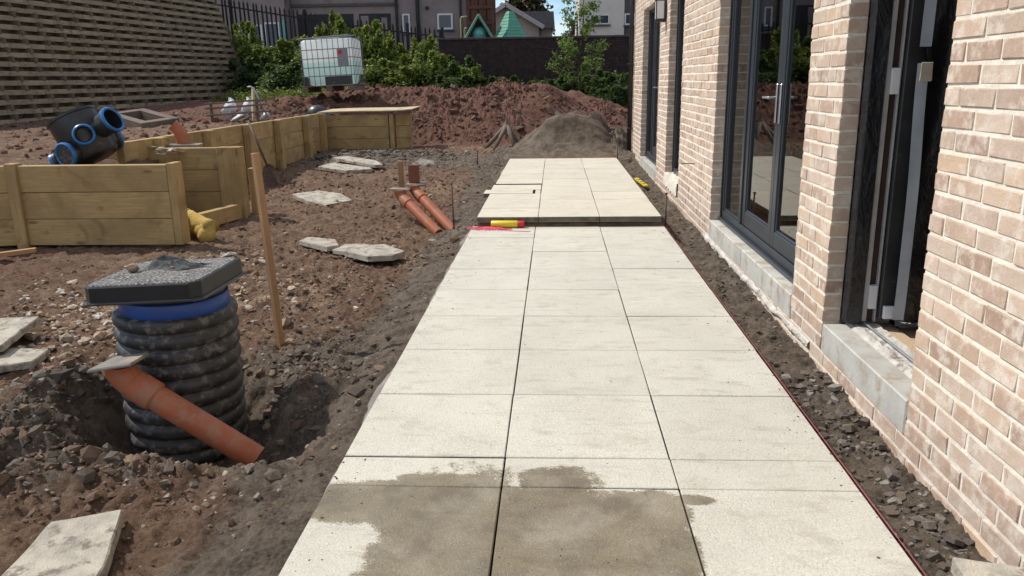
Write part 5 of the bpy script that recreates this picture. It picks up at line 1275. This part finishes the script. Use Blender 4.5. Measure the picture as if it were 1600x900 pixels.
# ------------------------------------------------------------------ far buildings
def window(parent, x0, x1, z0, z1, y, mulls=(), name='window', fw=.09, fmat=None):
    f = MB(); f.box((x0, y-.05, z0), (x0+fw, y+.06, z1), .01); f.box((x1-fw, y-.05, z0), (x1, y+.06, z1), .01); f.box((x0+fw, y-.048, z0), (x1-fw, y+.06, z0+fw), .01); f.box((x0+fw, y-.048, z1-fw), (x1-fw, y+.06, z1), .01)
    for m_ in mulls: f.box((m_-.05, y-.046, z0+fw), (m_+.05, y+.06, z1-fw), .01)
    o = f.build(name, fmat or M['white_trim'], parent); MB().box((x0+.05, y-.01, z0+.05), (x1-.05, y+.02, z1-.05)).build('pane', M['far_glass'], o)
    MB().box((x0-.05, y-.12, z0-.08), (x1+.05, y, z0-.002), .01).build('window_sill', M['roof_grey'], o)
    return o
gh = thing('grey_house', 'large grey roughcast building with dark recessed openings beyond the fence', 'house', (-9, 40, 1))
MB().box((-12.75, 40, .5), (-3.0, 47, 8.2)).build('wall', M['render_wall'], gh)
MB().box((-26, 39.0, .5), (-12.78, 47, 8.2)).build('side_wing', M['render_wall'], gh)
mb = MB(); mb.add([(-26.4, 38.7, 8.1), (-2.7, 38.7, 8.1), (-2.7, 47.3, 8.1), (-26.4, 47.3, 8.1), (-26.4, 43, 10.6), (-2.7, 43, 10.6)], [(0, 1, 5, 4), (3, 4, 5, 2), (1, 2, 5), (0, 4, 3), (0, 3, 2, 1)]); mb.build('roof', M['roof_grey'], gh)
for x0, x1, z0, z1 in ((-12.4, -9.55, 2.6, 4.72), (-9.25, -7.62, 2.6, 4.70)):
    MB().box((x0, 39.96, z0), (x1, 40.02, z1), .01).build('opening_shade', M['dark_open'], gh)  # flat panel on the wall face; the opening's shade is its colour
MB().box((-9.16, 39.93, 2.7), (-8.75, 39.975, 4.6), .01).build('door_panel', M['render_wall'], gh); MB().box((-8.1, 39.93, 2.7), (-7.8, 39.975, 4.5), .01).build('door_panel', M['render_wall'], gh)
MB().box((-12.74, 39.9, 5.08), (-7.4, 40.0, 5.22), .01).build('ledge', M['roof_grey'], gh)
window(gh, -7.02, -6.62, 3.72, 4.66, 39.98, fw=.08); window(gh, -5.22, -4.42, 3.86, 4.64, 39.98); window(gh, -5.0, -4.2, 1.95, 3.30, 39.98)
for x, w in ((-12.85, .07), (-7.28, .07), (-6.2, .09), (-4.0, .06), (-3.6, .05)):
    MB().tube([(x, 39.88, .8), (x, 39.88, 8.0)], w, 10).build('downpipe', M['fence_iron'], gh, True)
MB().lathe([(0, 0), (.09, 0), (.09, .1), (0, .1)], 14, Matrix.Translation((-5.72, 39.97, 4.92)) @ Euler((R_(90), 0, 0)).to_matrix().to_4x4()).build('vent', M['dark_open'], gh)
window(gh, -15.4, -14.0, 2.6, 4.2, 38.98, (-14.7,)); window(gh, -17.8, -16.5, 2.6, 4.2, 38.98, (-17.2,)); window(gh, -13.9, -13.1, 2.4, 4.3, 38.98)
MB().box((-13.05, 38.9, 2.0), (-12.82, 38.98, 4.4), .01).build('door_panel', M['green_ball'], gh)
gb = thing('gabled_building', 'low beige building with pale gable boards beyond the boundary wall', 'house', (-1.2, 38, 1))
Y0 = 37.0; GX0, GXR, GZE, GZR = -3.05, .02, 3.92, 4.80; mx_ = -1.52
mb = MB(); mb.add([(GX0, Y0, .5), (GXR, Y0, .5), (GXR, Y0, GZE), (mx_, Y0, GZR-.1), (GX0, Y0, GZE), (GX0, 46, .5), (GXR, 46, .5), (GXR, 46, GZE), (mx_, 46, GZR-.1), (GX0, 46, GZE)], [(0, 1, 2, 3, 4), (1, 6, 7, 2), (5, 0, 4, 9), (6, 5, 9, 8, 7)]); mb.build('wall', M['beige_wall'], gb)
mb = MB(); e_ = .25
for s_ in (-1, 1):
    ex = mx_+s_*(GXR-mx_+e_); ez = GZE-.16
    mb.add([(mx_, Y0-.3, GZR), (ex, Y0-.3, ez), (ex, 46.2, ez), (mx_, 46.2, GZR), (mx_, Y0-.3, GZR-.08), (ex, Y0-.3, ez-.08), (ex, 46.2, ez-.08), (mx_, 46.2, GZR-.08)], [(0, 1, 2, 3), (7, 6, 5, 4), (0, 4, 5, 1), (1, 5, 6, 2), (2, 6, 7, 3)])
mb.build('roof', M['roof_grey'], gb)
for s_ in (-1, 1):
    ex = mx_+s_*(GXR-mx_+e_); ez = GZE-.18; m_, L = beam((mx_, Y0-.33, GZR-.06), (ex, Y0-.33, ez-.06), 1, 1, (0, 1, 0)); MB().box((0, -.10, -.03), (L, .10, .03), .01, 0, None, m_).build('bargeboard', M['grey_profile'], gb)
mb = MB(); mb.box((.02, 38.6, .5), (.62, 46, 3.95)); mb.build('side_extension', M['beige_wall'], gb); mb = MB(); mb.add([(-.9, 38.4, 4.55), (.72, 38.4, 4.52), (.78, 38.2, 3.72), (-.3, 38.2, 3.75), (-.9, 46, 4.55), (.72, 46, 4.52), (.78, 46.2, 3.72)], [(0, 3, 2, 1), (1, 2, 6, 5), (0, 1, 5, 4)]); mb.build('extension_roof', M['roof_grey'], gb)
MB().tube([(.08, 36.9, .6), (.08, 36.9, 3.85)], .04, 8).build('downpipe', M['fence_iron'], gb, True)
# pale house to the right
ph_ = thing('pale_house', 'pale rendered house with paired white window behind the young tree', 'house', (5, 38, 1))
MB().box((1.95, 38, .5), (4.11, 46, 7.5)).build('wall', M['pale_wall'], ph_); MB().box((4.12, 38.05, .5), (8.5, 46, 7.5)).build('dark_wall', M['dark_clad'], ph_)
mb = MB(); mb.add([(1.6, 37.6, 7.4), (8.8, 37.6, 7.4), (8.8, 46.4, 7.4), (1.6, 46.4, 7.4), (1.6, 42, 9.6), (8.8, 42, 9.6)], [(0, 1, 5, 4), (3, 4, 5, 2), (1, 2, 5), (0, 4, 3), (0, 3, 2, 1)]); mb.build('roof', M['roof_grey'], ph_)
window(ph_, 2.46, 3.40, 3.84, 4.30, 37.98, (2.93,), fw=.06); window(ph_, 4.13, 4.60, 3.80, 4.32, 38.0, fw=.06); window(ph_, 2.5, 3.4, 1.6, 2.6, 37.98, (2.95,), fw=.06)
rh = thing('red_roofed_house', 'distant house with a red tiled roof and brick chimney', 'house', (3, 58, 1))
MB().box((1.1, 58, .5), (7, 66, 3.4)).build('wall', M['pale_wall'], rh)
mb = MB(); mb.add([(.7, 57.6, 3.2), (7.4, 57.6, 3.2), (7.4, 66.4, 3.2), (.7, 66.4, 3.2), (3.0, 62, 5.2), (5.6, 62, 5.2)], [(0, 1, 5, 4), (2, 3, 4, 5), (1, 2, 5), (3, 0, 4)]); rfo = mb.build('roof', M['roof_red'], rh)
MB().box((2.0, 60.6, 3.9), (2.5, 61.2, 5.6), .01).build('chimney', M['old_brick'], rfo)
# play structures
pt_ = thing('play_tower', 'red brown timber play tower with slatted sides and green peaked shelter', 'play tower', (-2.2, 31, 1))
for x in (-2.72, -1.72):
    for y in (31.0, 32.0): board('post', (x, y, .6), (x, y, 5.0), .12, .12, M['brown_wood'], pt_, up=(1, 0, 0))
for i in range(8): x = -2.60+.107*i; board('slat', (x+.03, 30.98+.01*(i % 2), .9), (x+.03+(.06 if i % 3 == 0 else 0), 30.98, 4.75-(.25 if i % 3 == 1 else 0)), .03, .082, M['brown_wood'], pt_, up=(1, 0, 0))
for z in (3.55, 4.15, 4.85): board('rail', (-2.72, 30.94, z), (-1.72, 30.94, z), .05, .12, M['brown_wood'], pt_)
MB().box((-2.66, 31.3, .8), (-1.78, 31.34, 4.9)).build('back_panel', M['brown_wood'], pt_)
for s_ in (-1, 1): m_, L = beam((-2.22, 30.6, 3.80), (-2.22+s_*.56, 30.6, 2.90), 1, 1, (0, 1, 0)); MB().box((-.0, -.04, -.35), (L, .04, .25), .01, 0, None, m_).build('shelter_roof', M['green_board'], pt_)
for s_ in (-1, 1): m_, L = beam((-2.22, 30.33, 3.84), (-2.22+s_*.60, 30.33, 2.88), 1, 1, (0, 1, 0)); MB().box((-.0, -.03, -.03), (L, .03, .03), .006, 0, None, m_).build('barge_rail', M['beige_tag'], pt_)
MB().lathe([(.30*math.cos(R_(a)), .30*math.sin(R_(a))) for a in range(-90, 91, 12)], 24, Matrix.Translation((-2.22, 30.62, 3.10))).build('bubble_window', M['green_ball'], pt_, True)
pr_ = thing('pyramid_roof', 'green boarded pyramid roof of a play shelter rising over the boundary wall', 'play shelter', (-1.05, 31, 1))
nb = 10
for i in range(nb):
    t0, t1 = i/nb, (i+1)/nb; w0 = .80*(1-t0)+.13*t0; w1 = .80*(1-t1)+.13*t1; z0 = 2.75+1.27*t0; z1 = 2.75+1.27*t1
    cx, cy = -1.05, 31.6; o_ = .022; vs = []
    rot_ = R_(38)
    for w, z in ((w0+o_, z0), (w1, z1+.004)):
        for a in (45, 135, 225, 315): aa = R_(a)+rot_; vs.append((cx+w*1.02*math.cos(aa), cy+w*1.02*math.sin(aa), z))
    MB().add(vs, [(0, 1, 5, 4), (1, 2, 6, 5), (2, 3, 7, 6), (3, 0, 4, 7), (4, 5, 6, 7), (3, 2, 1, 0)]).build('board', M['green_board'], pr_)
for a in (45, 135, 225, 315): aa = R_(a+38); board('post', (-1.05+.5*math.cos(aa), 31.6+.5*math.sin(aa), .7), (-1.05+.5*math.cos(aa), 31.6+.5*math.sin(aa), 2.95), .09, .09, M['brown_wood'], pr_, up=(1, 0, 0))
mb = MB(); mb.tube([(-2.98, 30.8, 1), (-2.98, 30.8, 3.72), (-2.94, 30.8, 3.78), (-2.72, 30.8, 3.80)], .03, 8); mb.tube([(-2.84, 30.8, 1), (-2.84, 30.8, 3.30), (-2.80, 30.8, 3.36), (-2.74, 30.8, 3.36)], .028, 8)
mb.build('climbing_pole', M['yellow_pipe'], None, True, loc=(-2.98, 30.8, 1), label='ochre painted bent pole beside the brown play tower', category='pole')
